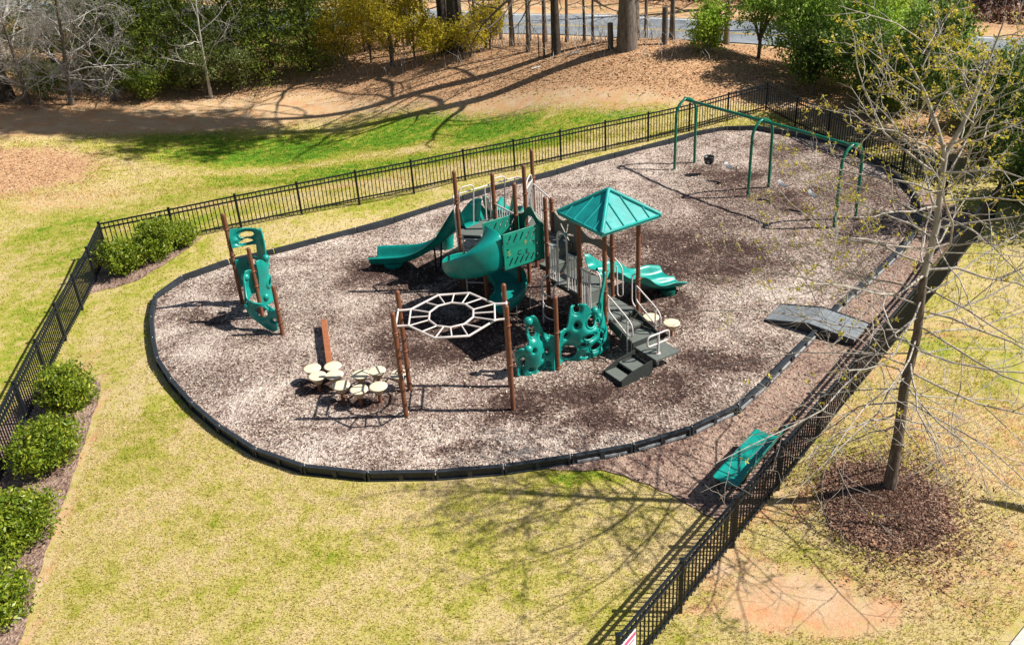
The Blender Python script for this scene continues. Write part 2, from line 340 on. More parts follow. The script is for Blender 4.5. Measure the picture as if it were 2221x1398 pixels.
def g_green(x, y):
    o = blobs(x, y, [(-9.7,39.6,6,3.2,.95),(-4.1,40.2,4.5,2.8,.95),(-.4,37.8,3,2.4,.9),(-13.7,41.4,4,2.6,.7),(3.5,36.3,3,1.6,.6),(-15.6,46.4,2,1,.5),(-17.5,37,2.5,1.5,.35),(-6,34.5,8,2.4,.7),(1,34.5,3,2,.75),(4.8,35.5,2.5,.8,.7),(-14,29,3,3,.35),(-11,31,5,3,.3),
       (-11.5,27,4,4,.4),(-13,20,3,6,.3),(1.2,13.85,1.1,.3,.6),(9.3,17.6,1.4,1.0,.35),(11.4,16,2,1.3,.35),(-7.5,17.5,.8,2,.25),(-3,12.5,1.5,.6,.2),(-.6,11,1.6,.9,.15),(-5,28,9,1.2,.2),(2.9,10.7,.4,.3,.5),(5.6,15.0,.3,.3,.6)])
    return np.maximum(o, .75*ss(y-line_y(x, ROADF), .3, 1.2)*(1-ss(y-line_y(x, ROADF), 2.5, 4)))
BEDL = [(-11.2,18.9),(-10.2,18.9),(-9.55,18.7),(-9.3,18.0),(-9.1,16.8),(-8.8,15.0),(-8.6,13.6),(-8.3,12.1),(-8.05,11.0),(-7.9,10),(-7.7,8),(-12,8),(-11.5,14)]
def g_attrs(x, y): return {'litter': g_litter(x, y), 'bare': g_bare(x, y), 'green': g_green(x, y)}
xs = np.concatenate([np.linspace(-110, -30, 26)[:-1], np.arange(-30, 34, .32), np.linspace(34, 120, 27)]); ys = np.concatenate([np.linspace(-12, 7, 8)[:-1], np.arange(7, 62, .32), np.linspace(62, 190, 40)])
X, Y = np.meshgrid(xs, ys); x, y = X.ravel(), Y.ravel(); z = tz(x, y)
nx, ny = len(xs), len(ys); i = np.arange((nx-1)*(ny-1)); a = (i//(nx-1))*nx+i % (nx-1)
o = np_mesh('ground', np.c_[x, y, z], np.c_[a, a+1, a+nx+1, a+nx], M['lawn'], g_attrs(x, y), smo=True); prop(o, kind='structure', label='rolling lawn, bare clay bank and leaf strewn ground around the playground')

def implicit_sheet(name, F, pos, n, m, mat, parent=None, th=0, attrs=None, smo=True):
    """surface over the part of the unit square where F(s,t) > 0, cut cleanly along the zero line; pos maps (s,t) to xyz"""
    S, T = np.meshgrid(np.linspace(0, 1, n+1), np.linspace(0, 1, m+1)); f = F(S, T)
    vs = []; idx = {}; faces = []
    def vert(key, s, t):
        if key not in idx: idx[key] = len(vs); vs.append((s, t))
        return idx[key]
    for j in range(m):
        for i in range(n):
            cs = [(i, j), (i+1, j), (i+1, j+1), (i, j+1)]; fv = [f[b, a] for a, b in cs]
            if min(fv) > 0: faces.append([vert(c, S[c[1], c[0]], T[c[1], c[0]]) for c in cs]); continue
            if max(fv) <= 0: continue
            poly = []
            for q in range(4):
                a, b = cs[q], cs[(q+1) % 4]; fa, fb = fv[q], fv[(q+1) % 4]
                if fa > 0: poly.append(vert(a, S[a[1], a[0]], T[a[1], a[0]]))
                if (fa > 0) != (fb > 0):
                    u = fa/(fa-fb); key = (min(a, b), max(a, b))
                    poly.append(vert(key, S[a[1], a[0]]*(1-u)+S[b[1], b[0]]*u, T[a[1], a[0]]*(1-u)+T[b[1], b[0]]*u))
            if len(poly) > 2: faces.append(poly)
    st = np.array(vs); P = np.stack(pos(st[:, 0], st[:, 1]), -1)
    me = bpy.data.meshes.new(name); me.from_pydata(P.tolist(), [], faces)
    if attrs:
        for nm, arr in attrs(P[:, 0], P[:, 1]).items():
            at = me.attributes.new(nm, 'FLOAT', 'POINT'); at.data.foreach_set('value', np.asarray(arr, np.float32))
    if smo: smooth(me)
    me.update(); o = link(name, me, mat, parent)
    if th: md = o.modifiers.new('t', 'SOLIDIFY'); md.thickness = th; md.offset = 0
    return o
def wob(x, y, s=1., a=1.): return a*(np.sin(x*2.3*s+1.1*np.sin(y*1.7*s))*.5+np.sin(y*3.1*s+x*1.3*s)*.35+np.sin(x*7.1*s-y*5.3*s)*.2)
WEAR = [(.3,20.2,4.3,3.2,.5),(4.6,23.4,3.2,2.6,.55),(7.4,26.3,2.6,2.6,.45),(1.6,16.5,3.2,1.1,.5),(9.6,23.8,2.2,2.4,.5),(-5.5,20.5,2,2,.25),(4.6,17.5,1.6,1.2,.4),(-6.9,17.8,1,1,.3),(10,28.6,2,2,.35),(-3.0,23.2,1.6,1.3),(-0.9,21.5,1.3,1.5),(-1.6,19.2,1.7,1.3),(4.5,24.1,1.5,1.4),(5.6,22.7,1.3,1.1),(4.0,22.1,1.1,1.0),(7.3,28.6,1.2,1.1),(8.6,26.1,0.9,0.9),(4.4,17.4,0.9,0.7),(2.7,16.5,1.2,0.5),
 (0.6,16.2,1.6,0.6),(-1.3,15.0,0.6,0.3,.8),(1.6,15.4,1.1,0.3,.7),(-4.2,17.5,0.6,0.6,.8),(-7.8,21.3,0.9,0.6,.6),(-7.0,22.9,0.8,0.6,.5),(0.9,22.4,0.7,1.1),(9.5,30.4,1.3,1.0,.6),(10.5,26.4,1.5,1.3,.6),(9.2,21.1,0.6,0.7,.6),(-2.9,16.6,0.8,0.5,.7),(.6,19.5,1.6,1.6,.8),(3.2,20,1.5,1.2,.8)]
def wear(x, y):
    xx = x+.45*wob(x, y, .7)+.15*wob(y, x, 2.2); yy = y+.45*wob(y+3, x, .8)+.15*wob(x, y+2, 2.5); return {'wear': blobs(xx, yy, [(a, b, c*1.25, d*1.25, *e) for a, b, c, d, *e in WEAR])}
def flat_sheet(name, F, x0, x1, y0, y1, cell, lift, mat, attrs=None, hump=None):
    n, m = int((x1-x0)/cell), int((y1-y0)/cell)
    def pos(s, t):
        X, Y = x0+s*(x1-x0), y0+t*(y1-y0); return X, Y, tz(X, Y)+lift+(hump(X, Y) if hump else 0)
    return implicit_sheet(name, lambda S, T: F(x0+S*(x1-x0), y0+T*(y1-y0)), pos, n, m, mat, attrs=attrs)
o = flat_sheet('playground_mulch', lambda x, y: poly_sd(x, y, BORDER), -9.8, 12.5, 13.6, 33.2, .16, .045, M['mulch'], wear, lambda x, y: .03*wob(x, y, .8)); prop(o, kind='structure', label='pale wood chip surface inside the black border')
SIDE = [(.5,14.1),(1.5,13.92),(2.3,13.55),(2.9,12.9),(3.3,12.55),(4.0,12.65),(5.6,14.5),(6.75,15.9),(7.9,17.3),(9.0,18.65),(10.2,20.0),(11.3,21.3),(12.4,22.7),(13.3,24.0),(12.3,27),(11.8,30),(10.5,32.9),(12,24.4),(10.4,22.3),(7.9,19.6),(6,17.3),(4.4,15.5),(3.3,14.9),(2.1,14.45)]
o = flat_sheet('mulch_path', lambda x, y: poly_sd(x, y, SIDE)+.09*wob(x, y, 1.5), -.2, 14, 12, 33.4, .14, .02, M['mulch_brown']); prop(o, kind='structure', label='brown mulch strip between the border and the right fence')
o = flat_sheet('tree_mulch', lambda x, y: 1-np.hypot((x-6.2)/.98, (y-12.55)/1.15)+.2*wob(x, y, 1.6)+.16*wob(x+3, y*1.1, 5.), 4.6, 8, 10.8, 14.4, .07, .012, M['mulch_red'], None, lambda x, y: .16*np.clip(1-np.hypot((x-6.2)/1.3, (y-12.6)/1.5), 0, 1)); prop(o, kind='structure', label='red brown mulch mound round the foot of the young tree')
BEDL = [(-11.2,18.9),(-10.2,18.9),(-9.55,18.7),(-9.3,18.0),(-9.1,16.8),(-8.8,15.0),(-8.6,13.6),(-8.3,12.1),(-8.05,11.0),(-7.9,10),(-7.7,8),(-12,8),(-11.5,14)]
o = flat_sheet('shrub_bed', lambda x, y: poly_sd(x, y, BEDL)+.03*wob(x, y, 3), -12.2, -7.4, 7.8, 19.2, .1, .015, M['mulch_brown']); prop(o, kind='structure', label='narrow mulch bed under the shrubs along the left fence')
BEDC = [(-11.7,23.4),(-11.2,23.55),(-10.3,23.85),(-9.6,24.9),(-9.2,25.7),(-9.1,26.2),(-10.5,26.0),(-11.7,25.6)]
o = flat_sheet('corner_bed', lambda x, y: poly_sd(x, y, BEDC)+.04*wob(x, y, 3), -12, -8.8, 23, 26.6, .1, .015, M['mulch_brown']); prop(o, kind='structure', label='mulch bed in the back left fence corner')
# road
def strip(name, A, B, mat, lift, n=120):
    xa = np.linspace(0, 1, n); 
    def rs(L): 
        L = np.array(L, float); d = np.r_[0, np.cumsum(np.hypot(*np.diff(L, axis=0).T))]; d /= d[-1]; return np.c_[np.interp(xa, d, L[:, 0]), np.interp(xa, d, L[:, 1])]
    P, Q = rs(A), rs(B); V = []
    for k in range(5): V.append(P*(1-k/4)+Q*k/4)
    V = np.stack(V, 1).reshape(-1, 2); z = tz(V[:, 0], V[:, 1])+lift; F = []
    for i in range(n-1):
        for k in range(4): a = i*5+k; F.append((a, a+5, a+6, a+1))
    return np_mesh(name, np.c_[V, z], F, mat, smo=True)
prop(strip('road', ROADN, ROADF, M['road'], .05), kind='structure', label='grey two lane asphalt road beyond the trees')
def off(L1, L2, t): 
    return [tuple(np.array(a)*(1-t)+np.array(b)*t) for a, b in zip(L1, L2)]
def rsm(L, n=60):
    L = np.array(L, float); d = np.r_[0, np.cumsum(np.hypot(*np.diff(L, axis=0).T))]; d /= d[-1]; xa = np.linspace(0, 1, n); return [tuple(p) for p in np.c_[np.interp(xa, d, L[:, 0]), np.interp(xa, d, L[:, 1])]]
RN, RF = rsm(ROADN), rsm(ROADF)
prop(strip('road_edge_line', off(RN, RF, .93), off(RN, RF, .955), M['paintw'], .056), kind='structure')
prop(strip('road_centre_line', off(RN, RF, .47), off(RN, RF, .485), M['painty'], .056), kind='structure')
prop(strip('road_centre_line', off(RN, RF, .505), off(RN, RF, .52), M['painty'], .056), kind='structure')
o = flat_sheet('concrete_walk', lambda x, y: (x-7.25)*.62-(y-9.95)*.75-.14, 6.3, 9.5, 8.2, 12, .1, .03, M['conc']); prop(o, kind='structure')
for i in range(6):
    m = MB(); z = tz(19.3, 39.5-i*.55)+.06; m.obox((18.6-.25*i, 39.9-i*.5, z), (20.6-.12*i, 39.3-i*.5, z), .13, 0, .05); prop(m.build('parking_stripe', M['paintw']), kind='structure')

# ------------------------------------------------------------------ loose chips, grass, litter (uncountable)
rng = np.random.default_rng(5)
def inpoly(n, poly, x0, x1, y0, y1, margin=0):
    x = rng.uniform(x0, x1, n); y = rng.uniform(y0, y1, n); k = poly_sd(x, y, poly) > margin; return x[k], y[k]
x, y = inpoly(100000, BORDER, -9.6, 12.2, 13.9, 32.9, .06)
wv = wear(x, y)['wear']; keep = rng.random(len(x)) > wv*.85; x, y = x[keep], y[keep]
cl = np.sin(x*1.9+np.sin(y*1.3)*1.5)*np.sin(y*1.6+x*.6)+rng.normal(size=len(x))*.5; keep = cl > -.2; x, y = x[keep], y[keep]
V, F, rn = leaf_quads(np.c_[x, y, tz(x, y)+.066+.03*wob(x, y, .8)], .062, rng, .38, .75)
prop(np_mesh('wood_chips', V, F, M['chip'], rn), kind='stuff', label='loose pale wood chips scattered over the play surface')
n = 15000; x, y = inpoly(n, SIDE, .2, 13.5, 12.4, 33)
V, F, rn = leaf_quads(np.c_[x, y, tz(x, y)+.035], .07, rng, .4, .75); prop(np_mesh('bark_chips', V, F, M['barkchip'], rn), kind='stuff', label='brown bark chips on the strip by the right fence')
n = 20000; r_ = np.abs(rng.normal(size=n))*.58+.1*rng.random(n); an = rng.random(n)*6.283; x = 6.25+1.25*r_*np.cos(an); y = 12.5+1.42*r_*np.sin(an)
V, F, rn = leaf_quads(np.c_[x, y, tz(x, y)+.03+.16*np.clip(1-np.hypot((x-6.2)/1.3, (y-12.6)/1.5), 0, 1)], .06, rng, .42, .6)
prop(np_mesh('leaf_mulch', V, F, M['litter_dark'], np.clip(rn+.12, 0, 1)), kind='stuff', label='dead leaves on the mulch mound under the young tree')
# grass blades
def blades(n, x0, x1, y0, y1, h, ok, name, label, wd=.012):
    x = rng.uniform(x0, x1, n); y = rng.uniform(y0, y1, n); k = ok(x, y); x, y = x[k], y[k]; n = len(x)
    g = g_attrs(x, y); k = (g['bare'] < .45+.3*rng.random(n)) & (g['litter'] < .5); x, y = x[k], y[k]; n = len(x); z = tz(x, y)
    an = rng.random(n)*6.283; ln = h*(.5+rng.random(n)); tilt = rng.random(n)*1.3; ta = rng.random(n)*6.283
    b = np.c_[x, y, z]; w_ = np.c_[np.cos(an), np.sin(an), np.zeros(n)]*wd; t = b+np.c_[np.sin(tilt)*np.cos(ta), np.sin(tilt)*np.sin(ta), np.cos(tilt)]*ln[:, None]
    V = np.stack([b-w_, b+w_, t], 1).reshape(-1, 3); A = {q: np.repeat(v, 3) for q, v in g_attrs(x, y).items()}; A['rnd'] = np.repeat(rng.random(n), 3)
    prop(np_mesh(name, V, np.arange(len(V)).reshape(-1, 3), M['blades'], A), kind='stuff', label=label)
def lawn_ok(x, y): return (poly_sd(x, y, BORDER) < -.1) & (poly_sd(x, y, SIDE) < 0) & (poly_sd(x, y, BEDL) < 0) & (poly_sd(x, y, BEDC) < 0) & (np.hypot((x-6.2)/1.1, (y-12.55)/1.3) > 1) & ((x-7.25)*.62-(y-9.95)*.75 < 0)
blades(230000, -10.5, 10, 8.6, 17, .045, lawn_ok, 'grass', 'short straw coloured grass in the near lawn', .007)
blades(110000, -22, 15, 17, 34, .07, lawn_ok, 'grass', 'yellow green grass round the playground', .012)
blades(70000, -22, 12, 33, 45, .06, lawn_ok, 'grass', 'bright green grass in the shaded dip beyond the fence', .018)
n = 110000; x = rng.uniform(-26, 17, n); y = rng.uniform(30, 60, n); k = rng.random(n) < g_litter(x, y)*1.0; x, y = x[k], y[k]
V, F, rn = leaf_quads(np.c_[x, y, tz(x, y)+.02], .085, rng, .6, .88); prop(np_mesh('leaf_litter', V, F, M['litter'], np.clip(rn*.85+.15, 0, 1)), kind='stuff', label='tan fallen leaves covering the wooded bank')

# ------------------------------------------------------------------ plastic border timbers
ORD = 'first second third fourth fifth sixth seventh eighth ninth tenth eleventh twelfth thirteenth fourteenth fifteenth sixteenth seventeenth eighteenth nineteenth twentieth'.split()
def ordw(i):
    if i < 20: return ORD[i]
    t_ = (i+1)//10; u_ = (i+1) % 10; b_ = ['', '', 'twent', 'thirt', 'fort', 'fift'][t_]
    return b_+'ieth' if u_ == 0 else b_+'y-'+ORD[u_-1]
def timber(p, q, label, sunlit_dusty=False, name='border_timber'):
    p = Vector((*p, 0)); q = Vector((*q, 0)); L = (q-p).length; a = math.atan2((q-p).y, (q-p).x)
    z0, z1 = tz(p.x, p.y), tz(q.x, q.y)
    t = empty(name, (p.x, p.y, z0), a, label, 'border timber', 'border timbers round the play surface')
    t.rotation_euler = (0, -math.atan2(z1-z0, L), a)
    m = MB(); g = .012; x0, x1 = g, L-g                       # local +y is inside the loop
    m.box(x0, x1, -.045, .05, .165, .2); m.box(x0, x1, -.012, .05, -.02, .165)
    m.box(x0, x1, -.052, -.012, -.02, .03)
    for u in (0, .5, 1): xc = x0+(x1-x0)*u; m.box(max(x0, xc-.045), min(x1, xc+.045), -.045, -.012, .03, .165)
    m.build('beam', M['border'], t, .006)
    m = MB(); m.box(x0+.07, x1-.07, -.004, .03, .2005, .204); m.build('ridge', M['border'], t)
    for ua, ub in ((.05, .5), (.5, .95)) if sunlit_dusty else (): m = MB(); m.box(x0+(x1-x0)*ua+.05, x0+(x1-x0)*ub-.05, -.04, -.0125, .031, .075); m.build('recess_sun_strip', M['bin'], t)  # pale strips paint sunlight, with mulch dust, into the sun-facing timbers
    m = MB(); m.lathe((.03, 0, .2), [(.014, 0), (.014, .008), (.006, .012)], 8); m.build('pin', M['chain'], t)
nb = len(BORDER)
for i in range(nb):
    if i < 17: lb = ordw(16-i)+' black border timber from the grey ramp, counted leftwards along the near curve'
    elif i == 17: lb = 'black border timber passing under the grey rubber ramp'
    elif i < 35: lb = ordw(i-18)+' black border timber beyond the grey ramp, counted towards the back fence corner'
    else: lb = ordw(49-i)+' black border timber of the back edge, counted from its left end'
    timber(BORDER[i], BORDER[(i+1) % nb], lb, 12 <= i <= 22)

# ------------------------------------------------------------------ black metal fences
def fence(pts, label, H=1.02, skip_first=False, name='metal_fence'):
    x0, y0 = pts[0][:2]; root = empty(name, (x0, y0, 0), 0, label, 'fence')
    P = [Vector((x-x0, y-y0, z if zz is None else zz)) for (x, y, zz), z in zip([(*p[:2], p[2] if len(p) > 2 else None) for p in pts], [tz(*p[:2]) for p in pts])]
    for i, p in enumerate(P):
        if i == 0 and skip_first: continue
        m = MB(); m.box(p.x-.032, p.x+.032, p.y-.032, p.y+.032, p.z-.1, p.z+H+.03); po = m.build('post', M['black'], root, .004)
        m = MB(); m.box(p.x-.038, p.x+.038, p.y-.038, p.y+.038, p.z+H+.03, p.z+H+.055); m.build('cap', M['black'], po, .004)
    for p, q in zip(P[:-1], P[1:]):
        m = MB(); d = (q-p); n = 15
        for h in (.14, H-.16, H-.02): m.obox(p+Vector((0, 0, h)), q+Vector((0, 0, h)), .019, -.02, .02)
        for k in range(1, n):
            c = p+d*(k/n); m.box(c.x-.0115, c.x+.0115, c.y-.0115, c.y+.0115, c.z+.05, c.z+H-.025)
        m.build('picket_panel', M['black'], root)
    return root
BACKF = [(-11.77,25.67,-.03),(-9.84,26.12,.1),(-8.01,26.69,.18),(-6.27,27.34,.2),(-4.57,28.06,.2),(-2.88,28.72,.2),(-1.23,29.51,.18),(.43,30.23,.17),(2.04,30.94,.16),(3.66,31.69,.15),(5.26,32.37,.15),(6.85,33.03,.18),(8.4,33.73,.27),(10.02,34.49,.35)]
LEFTF = [(-11.77,25.67,-.03),(-11.59,24.14,-.15),(-11.43,22.58,-.25),(-11.28,21.0,-.3),(-10.99,19.15,-.3),(-10.68,17.3,-.3),(-10.38,15.47,-.3),(-10.08,13.65,-.3),(-9.78,11.83,-.28)]
RIGHTF = [(5.68+1.13*k, 14.56+1.35*k, -.13 if k < 5 else None) for k in range(-4, 8)]
CORN = [(10.02,34.49,.35)]+[(10.02+(13.59-10.02)*k/6, 34.49+(24.01-34.49)*k/6, None) for k in range(1, 7)]
fence(BACKF, 'long black picket fence along the back, between the play area and the green dip')
fence(LEFTF, 'black picket fence running along the left behind the shrubs', skip_first=True)
fence(RIGHTF, 'black picket fence behind the teal bench and beside the young tree')
fence(CORN[:-1], 'shaded black picket fence behind the swings, under the dark evergreens', skip_first=True)
# small sign on the near fence
t = empty('fence_sign', (1.27, 9.18, .0), math.atan2(1.35, 1.13), 'white sign with a magenta stripe tied to the near right fence', 'sign')
m = MB(); m.box(-.2, .32, .03, .038, .3, .72); m.build('board', M['white'], t); m = MB(); m.box(-.19, .31, .027, .03, .62, .69); m.build('stripe', M['pink'], t)
for k in range(3):
    m = MB(); m.box(-.15, .27-.05*k, .027, .03, .55-.07*k, .575-.07*k); m.build('text_line', M['pink'], t)

# ------------------------------------------------------------------ main play structure (local frame a, b, z)
ANG = math.atan2(.515, .857)
S = empty('play_structure', (2.07, 18.30, 0), ANG, 'large brown posted playground structure with teal slides, stairs and a square teal roof', 'play structure')
def post(root, a, b, h, collars=(), z0=-.05, r=.05, mat='brown'):
    m = MB(); m.tube([(a, b, z0), (a, b, h-.04)], r, 14); m.lathe((a, b, h-.04), [(r, 0), (r*.92, .02), (r*.65, .036), (.004, .044)], 14)
    po = m.build('post', M[mat], root)
    for cz in collars:
        m = MB(); m.lathe((a, b, cz-.022), [(r+.001, 0), (r+.012, .004), (r+.012, .04), (r+.001, .044)], 14); m.box(a+r, a+r+.035, b-.02, b+.02, cz-.018, cz+.018)
        m.build('collar', M[mat], po)
    return po
POSTS = dict(r1=(0, .93, 3.06), r2=(0, 0, 3.06), r3=(.93, .93, 3.06), r4=(.93, 0, 3.06), f=(-.06, 2.12, 3.08), h=(.95, 2.2, 2.2), c=(-.27, 3.07, 3.2), b=(-.3, 4.0, 3.2),
             d=(.58, 3.96, 3.2), a=(-.98, 4.66, 3.24), e=(1.22, 4.56, 3.3), g=(.93, 3.32, 2.45))
COLL = dict(r1=(1.9, .98, .7, 1.45), r2=(1.95, 1.5, .7), r3=(1.97, 1.6, 1.15, .7), r4=(1.5, 1.2, .66), f=(2.75, 1.95, 1.1), h=(1.95, 1.3), c=(2.4, 1.6), b=(2.42, 2.33, 1.5), d=(2.45, 1.6), a=(2.5, 2.4, 1.5), e=(2.55, 2.2, 1.6), g=(2.35, 2.1, 1.8, 1.5))
for k_, (a, b, h) in POSTS.items(): post(S, a, b, h, COLL[k_])
for a, b in ((.93, 4.9), (-.8, 5.0)): post(S, a, b, 1.5)
# decks
def deck(pts, z, th=.05):
    m = MB(); m.prism(pts, z-th, z); o = m.build('deck', M['deck'], S, .006)
    m = MB(); cx = sum(p[0] for p in pts)/len(pts); cy = sum(p[1] for p in pts)/len(pts); q = [((x-cx)*.97+cx, (y-cy)*.97+cy) for x, y in pts]
    m.prism(q, z-th-.1, z-th-.002); m.build('deck_frame', M['deckedge'], o)
deck([(.02, .02), (.91, .02), (.91, .915), (.02, .915)], .72)
deck([(.02, .93), (.92, .93), (.93, 2.14), (-.02, 2.1)], 1.02)
for bx in ((.05, .9, .917, .925, .7, .97), (.05, .9, 2.15, 2.16, 1.03, 1.24), (.05, .9, 2.45, 2.46, 1.29, 1.5)): m = MB(); m.box(*bx); m.build('riser', M['deck'], S)
deck([(-.04, 2.16), (.93, 2.16), (.93, 2.46), (-.08, 2.46)], 1.29, .04)
deck([(-.1, 2.47), (.93, 2.47), (.93, 3.36), (1.2, 4.5), (1.0, 5.1), (-.82, 5.12), (-.98, 4.7), (-.34, 4.02), (-.3, 3.1)], 1.55)
# roof
rc, rh, z0, za = (.465, .45), .79, 3.06, 3.6
def rp(u, v, z): return (rc[0]+u*rh, rc[1]+v*rh, z)
m = MB(); ap = rp(0, 0, za)
cs = [rp(-1, -1, z0), rp(1, -1, z0), rp(1, 1, z0), rp(-1, 1, z0)]; lo = [(x, y, z0-.075) for x, y, _ in cs]
m.add(cs+[ap]+lo, [(0, 1, 4), (1, 2, 4), (2, 3, 4), (3, 0, 4)]+[(i+5, (i+1) % 4+5, (i+1) % 4, i) for i in range(4)])
inn = [rp(u*.96, v*.96, z0-.075) for u, v in ((-1, -1), (1, -1), (1, 1), (-1, 1))]; ai = rp(0, 0, za-.06)
m.add(inn+[ai], [(1, 0, 4), (2, 1, 4), (3, 2, 4), (0, 3, 4)]); b_ = [5, 6, 7, 8]
m.add(lo+inn, [(i, i+4, (i+1) % 4+4, (i+1) % 4) for i in range(4)])
RO = m.build('roof', M['roof'], S)
m = MB()
for c in cs:
    p = Vector(c); q = Vector(ap); m.tube([p+Vector((0, 0, .0)), p*.5+q*.5+Vector((0, 0, .005)), q+Vector((0, 0, .01))], [.05, .05, .045], 10)
m.lathe((ap[0], ap[1], za-.02), [(.07, 0), (.055, .04), (.01, .055)], 12); m.build('hip_ridge', M['roof'], RO)
m = MB()
for k in range(4):
    ca, sa = [(1, 0), (0, 1), (-1, 0), (0, -1)][k]
    for u in (-.66, -.25, .2, .62):
        x0, y0 = u, -1; x1, y1 = u, -abs(u)
        if abs(u) > .9: continue
        P = []
        for (xx, yy) in ((x0, y0), (x1, y1)):
            X, Y = xx*ca-yy*sa, xx*sa+yy*ca; P.append(Vector(rp(X, Y, z0+(1-abs(yy))*(za-z0)+.008)))
        m.tube(P, .02, 6)
m.build('standing_seam', M['roof'], RO)
m = MB(); m.tube([rp(-1, -1, z0-.01), rp(1, -1, z0-.01), rp(1, 1, z0-.01), rp(-1, 1, z0-.01), rp(-1, -1, z0-.01)], .03, 8); m.build('eave_roll', M['roof'], RO)

def rail(name, pts, parent=None, r=.018, mat='cream', rc_=.12, close=False):
    m = MB(); m.tube(rnd_loop(pts, rc_, 5, close), r, 8); return m.build(name, M[mat], parent or S)
# barrier railings
def barrier(p, q, z0, z1, n, zz0=None):
    """p,q (a,b); bars between bottom and top rail"""
    m = MB(); P = Vector((*p, 0)); Q = Vector((*q, 0))
    m.tube([P+Vector((0, 0, z1)), Q+Vector((0, 0, z1))], .02, 8); m.tube([P+Vector((0, 0, z0)), Q+Vector((0, 0, z0))], .014, 8)
    for i in range(n):
        c = P+(Q-P)*((i+.5)/n); m.tube([c+Vector((0, 0, z0)), c+Vector((0, 0, z1))], .0135, 6)
    return m.build('barrier_rail', M['cream'], S)
barrier((-.05, 2.08), (-.03, 1.72), 1.06, 1.92, 4); barrier((-.02, 1.36), (0, .97), 1.06, 1.92, 4)
barrier((0, .89), (0, .56), .78, 1.72, 4)
rail('arch_handle', [(-.03, 1.72, 1.0), (-.03, 1.72, 2.38), (-.03, 1.36, 2.38), (-.03, 1.36, 1.0)], r=.02, rc_=.16)
rail('arch_handle', [(0, .54, .72), (0, .54, 1.86), (0, .16, 1.86), (0, .16, .72)], r=.02, rc_=.2)
rail('hand_loop', [(.95, .86, 1.7), (.98, .62, 1.55), (.98, .6, .8), (.98, .8, .74), (.98, .82, 1.5)], r=.016)
rail('hand_loop', [(.97, .05, 1.6), (.97, .26, 1.5), (.97, .26, .8), (.97, .08, .7)], r=.016)
barrier((-.28, 3.97), (-.27, 3.1), 1.62, 2.4, 8)
barrier((.62, 4.0), (1.18, 4.52), 1.62, 2.52, 7); rail('barrier_hoop', [(.66, 4.03, 1.62), (.66, 4.03, 2.7), (1.14, 4.48, 2.75), (1.14, 4.48, 1.62)], rc_=.25)
barrier((.94, 3.38), (1.2, 4.5), 1.62, 2.4, 7)
rail('entry_rail', [(-.98, 4.7, 2.42), (-.9, 5.0, 2.48), (.98, 5.0, 2.5), (1.2, 4.6, 2.5)], r=.022, rc_=.1)
for x in (-.86, .04, .95): rail('rail_stanchion', [(x, 5.0, 2.48), (x, 5.02, 1.56)], r=.018)
for x0 in (-.74, .2): rail('arch_handle', [(x0, 5.08, 1.56), (x0, 4.92, 2.66), (x0+.42, 4.92, 2.66), (x0+.42, 5.08, 1.56)], r=.018, rc_=.14)
# vertical ladder on the left angled side
ld = Vector((.7, -.68, 0)).normalized(); p0 = Vector((-1.0, 4.5, 0)); m = MB()
for w_ in (.02, .5): q = p0+ld*w_; m.tube(rnd_loop([q+Vector((0, 0, 0)), q+Vector((0, 0, 1.62))], .1), .02, 8)
m.build('ladder_rail', M['cream'], S)
for zz in (.3, .6, .9, 1.2, 1.5): rail('rung', [p0+ld*.02+Vector((0, 0, zz)), p0+ld*.5+Vector((0, 0, zz))], r=.016)
rail('hand_rail', [(-1.06, 4.62, 1.3), (-1.1, 4.6, 2.3), (-1.0, 4.66, 2.4)], r=.018)
# loop ladder below the middle deck
for b0 in (1.85, 1.38): rail('ladder_rail', [(-.42, b0, 0), (-.42, b0, 1.25), (-.05, b0, 1.25)], r=.02, rc_=.2)
for zz, da in ((.32, 0), (.62, 0), (.92, 0)): rail('rung', [(-.42, 1.85, zz), (-.5, 1.62, zz), (-.42, 1.38, zz)], r=.016, rc_=.1)

# flat cut panels
def ell(s, t, s0, t0, rs, rt): return np.hypot((s-s0)/rs, (t-t0)/rt)
def slot(x, y, x0, y0, x1, y1, r):
    ex, ey = x1-x0, y1-y0; t = np.clip(((x-x0)*ex+(y-y0)*ey)/(ex*ex+ey*ey), 0, 1); return np.hypot(x-x0-t*ex, y-y0-t*ey)-r
def panel(name, p, q, z0, z1, F, mat, n=70, m=50, th=.02, parent=None):
    P = np.array(p, float); Q = np.array(q, float); L = math.hypot(*(Q-P))
    return implicit_sheet(name, lambda s, t: F(s*L, z0+t*(z1-z0)), lambda s, t: (P[0]+s*(Q[0]-P[0]), P[1]+s*(Q[1]-P[1]), z0+t*(z1-z0)), n, m, mat, parent or S, th, smo=False)
def Ftun(x, z):
    f = np.minimum(np.minimum(x-.0, 1.03-x), np.minimum(z-1.52, 2.4-z))+.001
    for k in range(6):
        for (x0, z0, x1, z1) in ((.12+.15*k, 1.6, .22+.15*k, 1.76), (.1+.17*k, 2.16, .2+.17*k, 2.32)):
            if x1 < .98: f = np.minimum(f, slot(x, z, x0, z0, x1, z1, .018))
    for (x0, z0) in ((.1, 2.0), (.93, 1.95), (.09, 1.82), (.75, 2.06)): f = np.minimum(f, np.hypot(x-x0, z-z0)-.026)
    return f
T1 = panel('tunnel_panel', (-1.16, 2.25), (-.13, 2.25), 1.52, 2.4, Ftun, M['teal_panel'], 120, 100)
panel('tunnel_panel', (-1.16, 3.13), (-.13, 3.13), 1.52, 2.4, Ftun, M['teal_panel'], 120, 100)
m = MB(); m.box(-1.16, -.13, 2.26, 3.12, 1.48, 1.53); m.build('tunnel_floor', M['deckedge'], S)
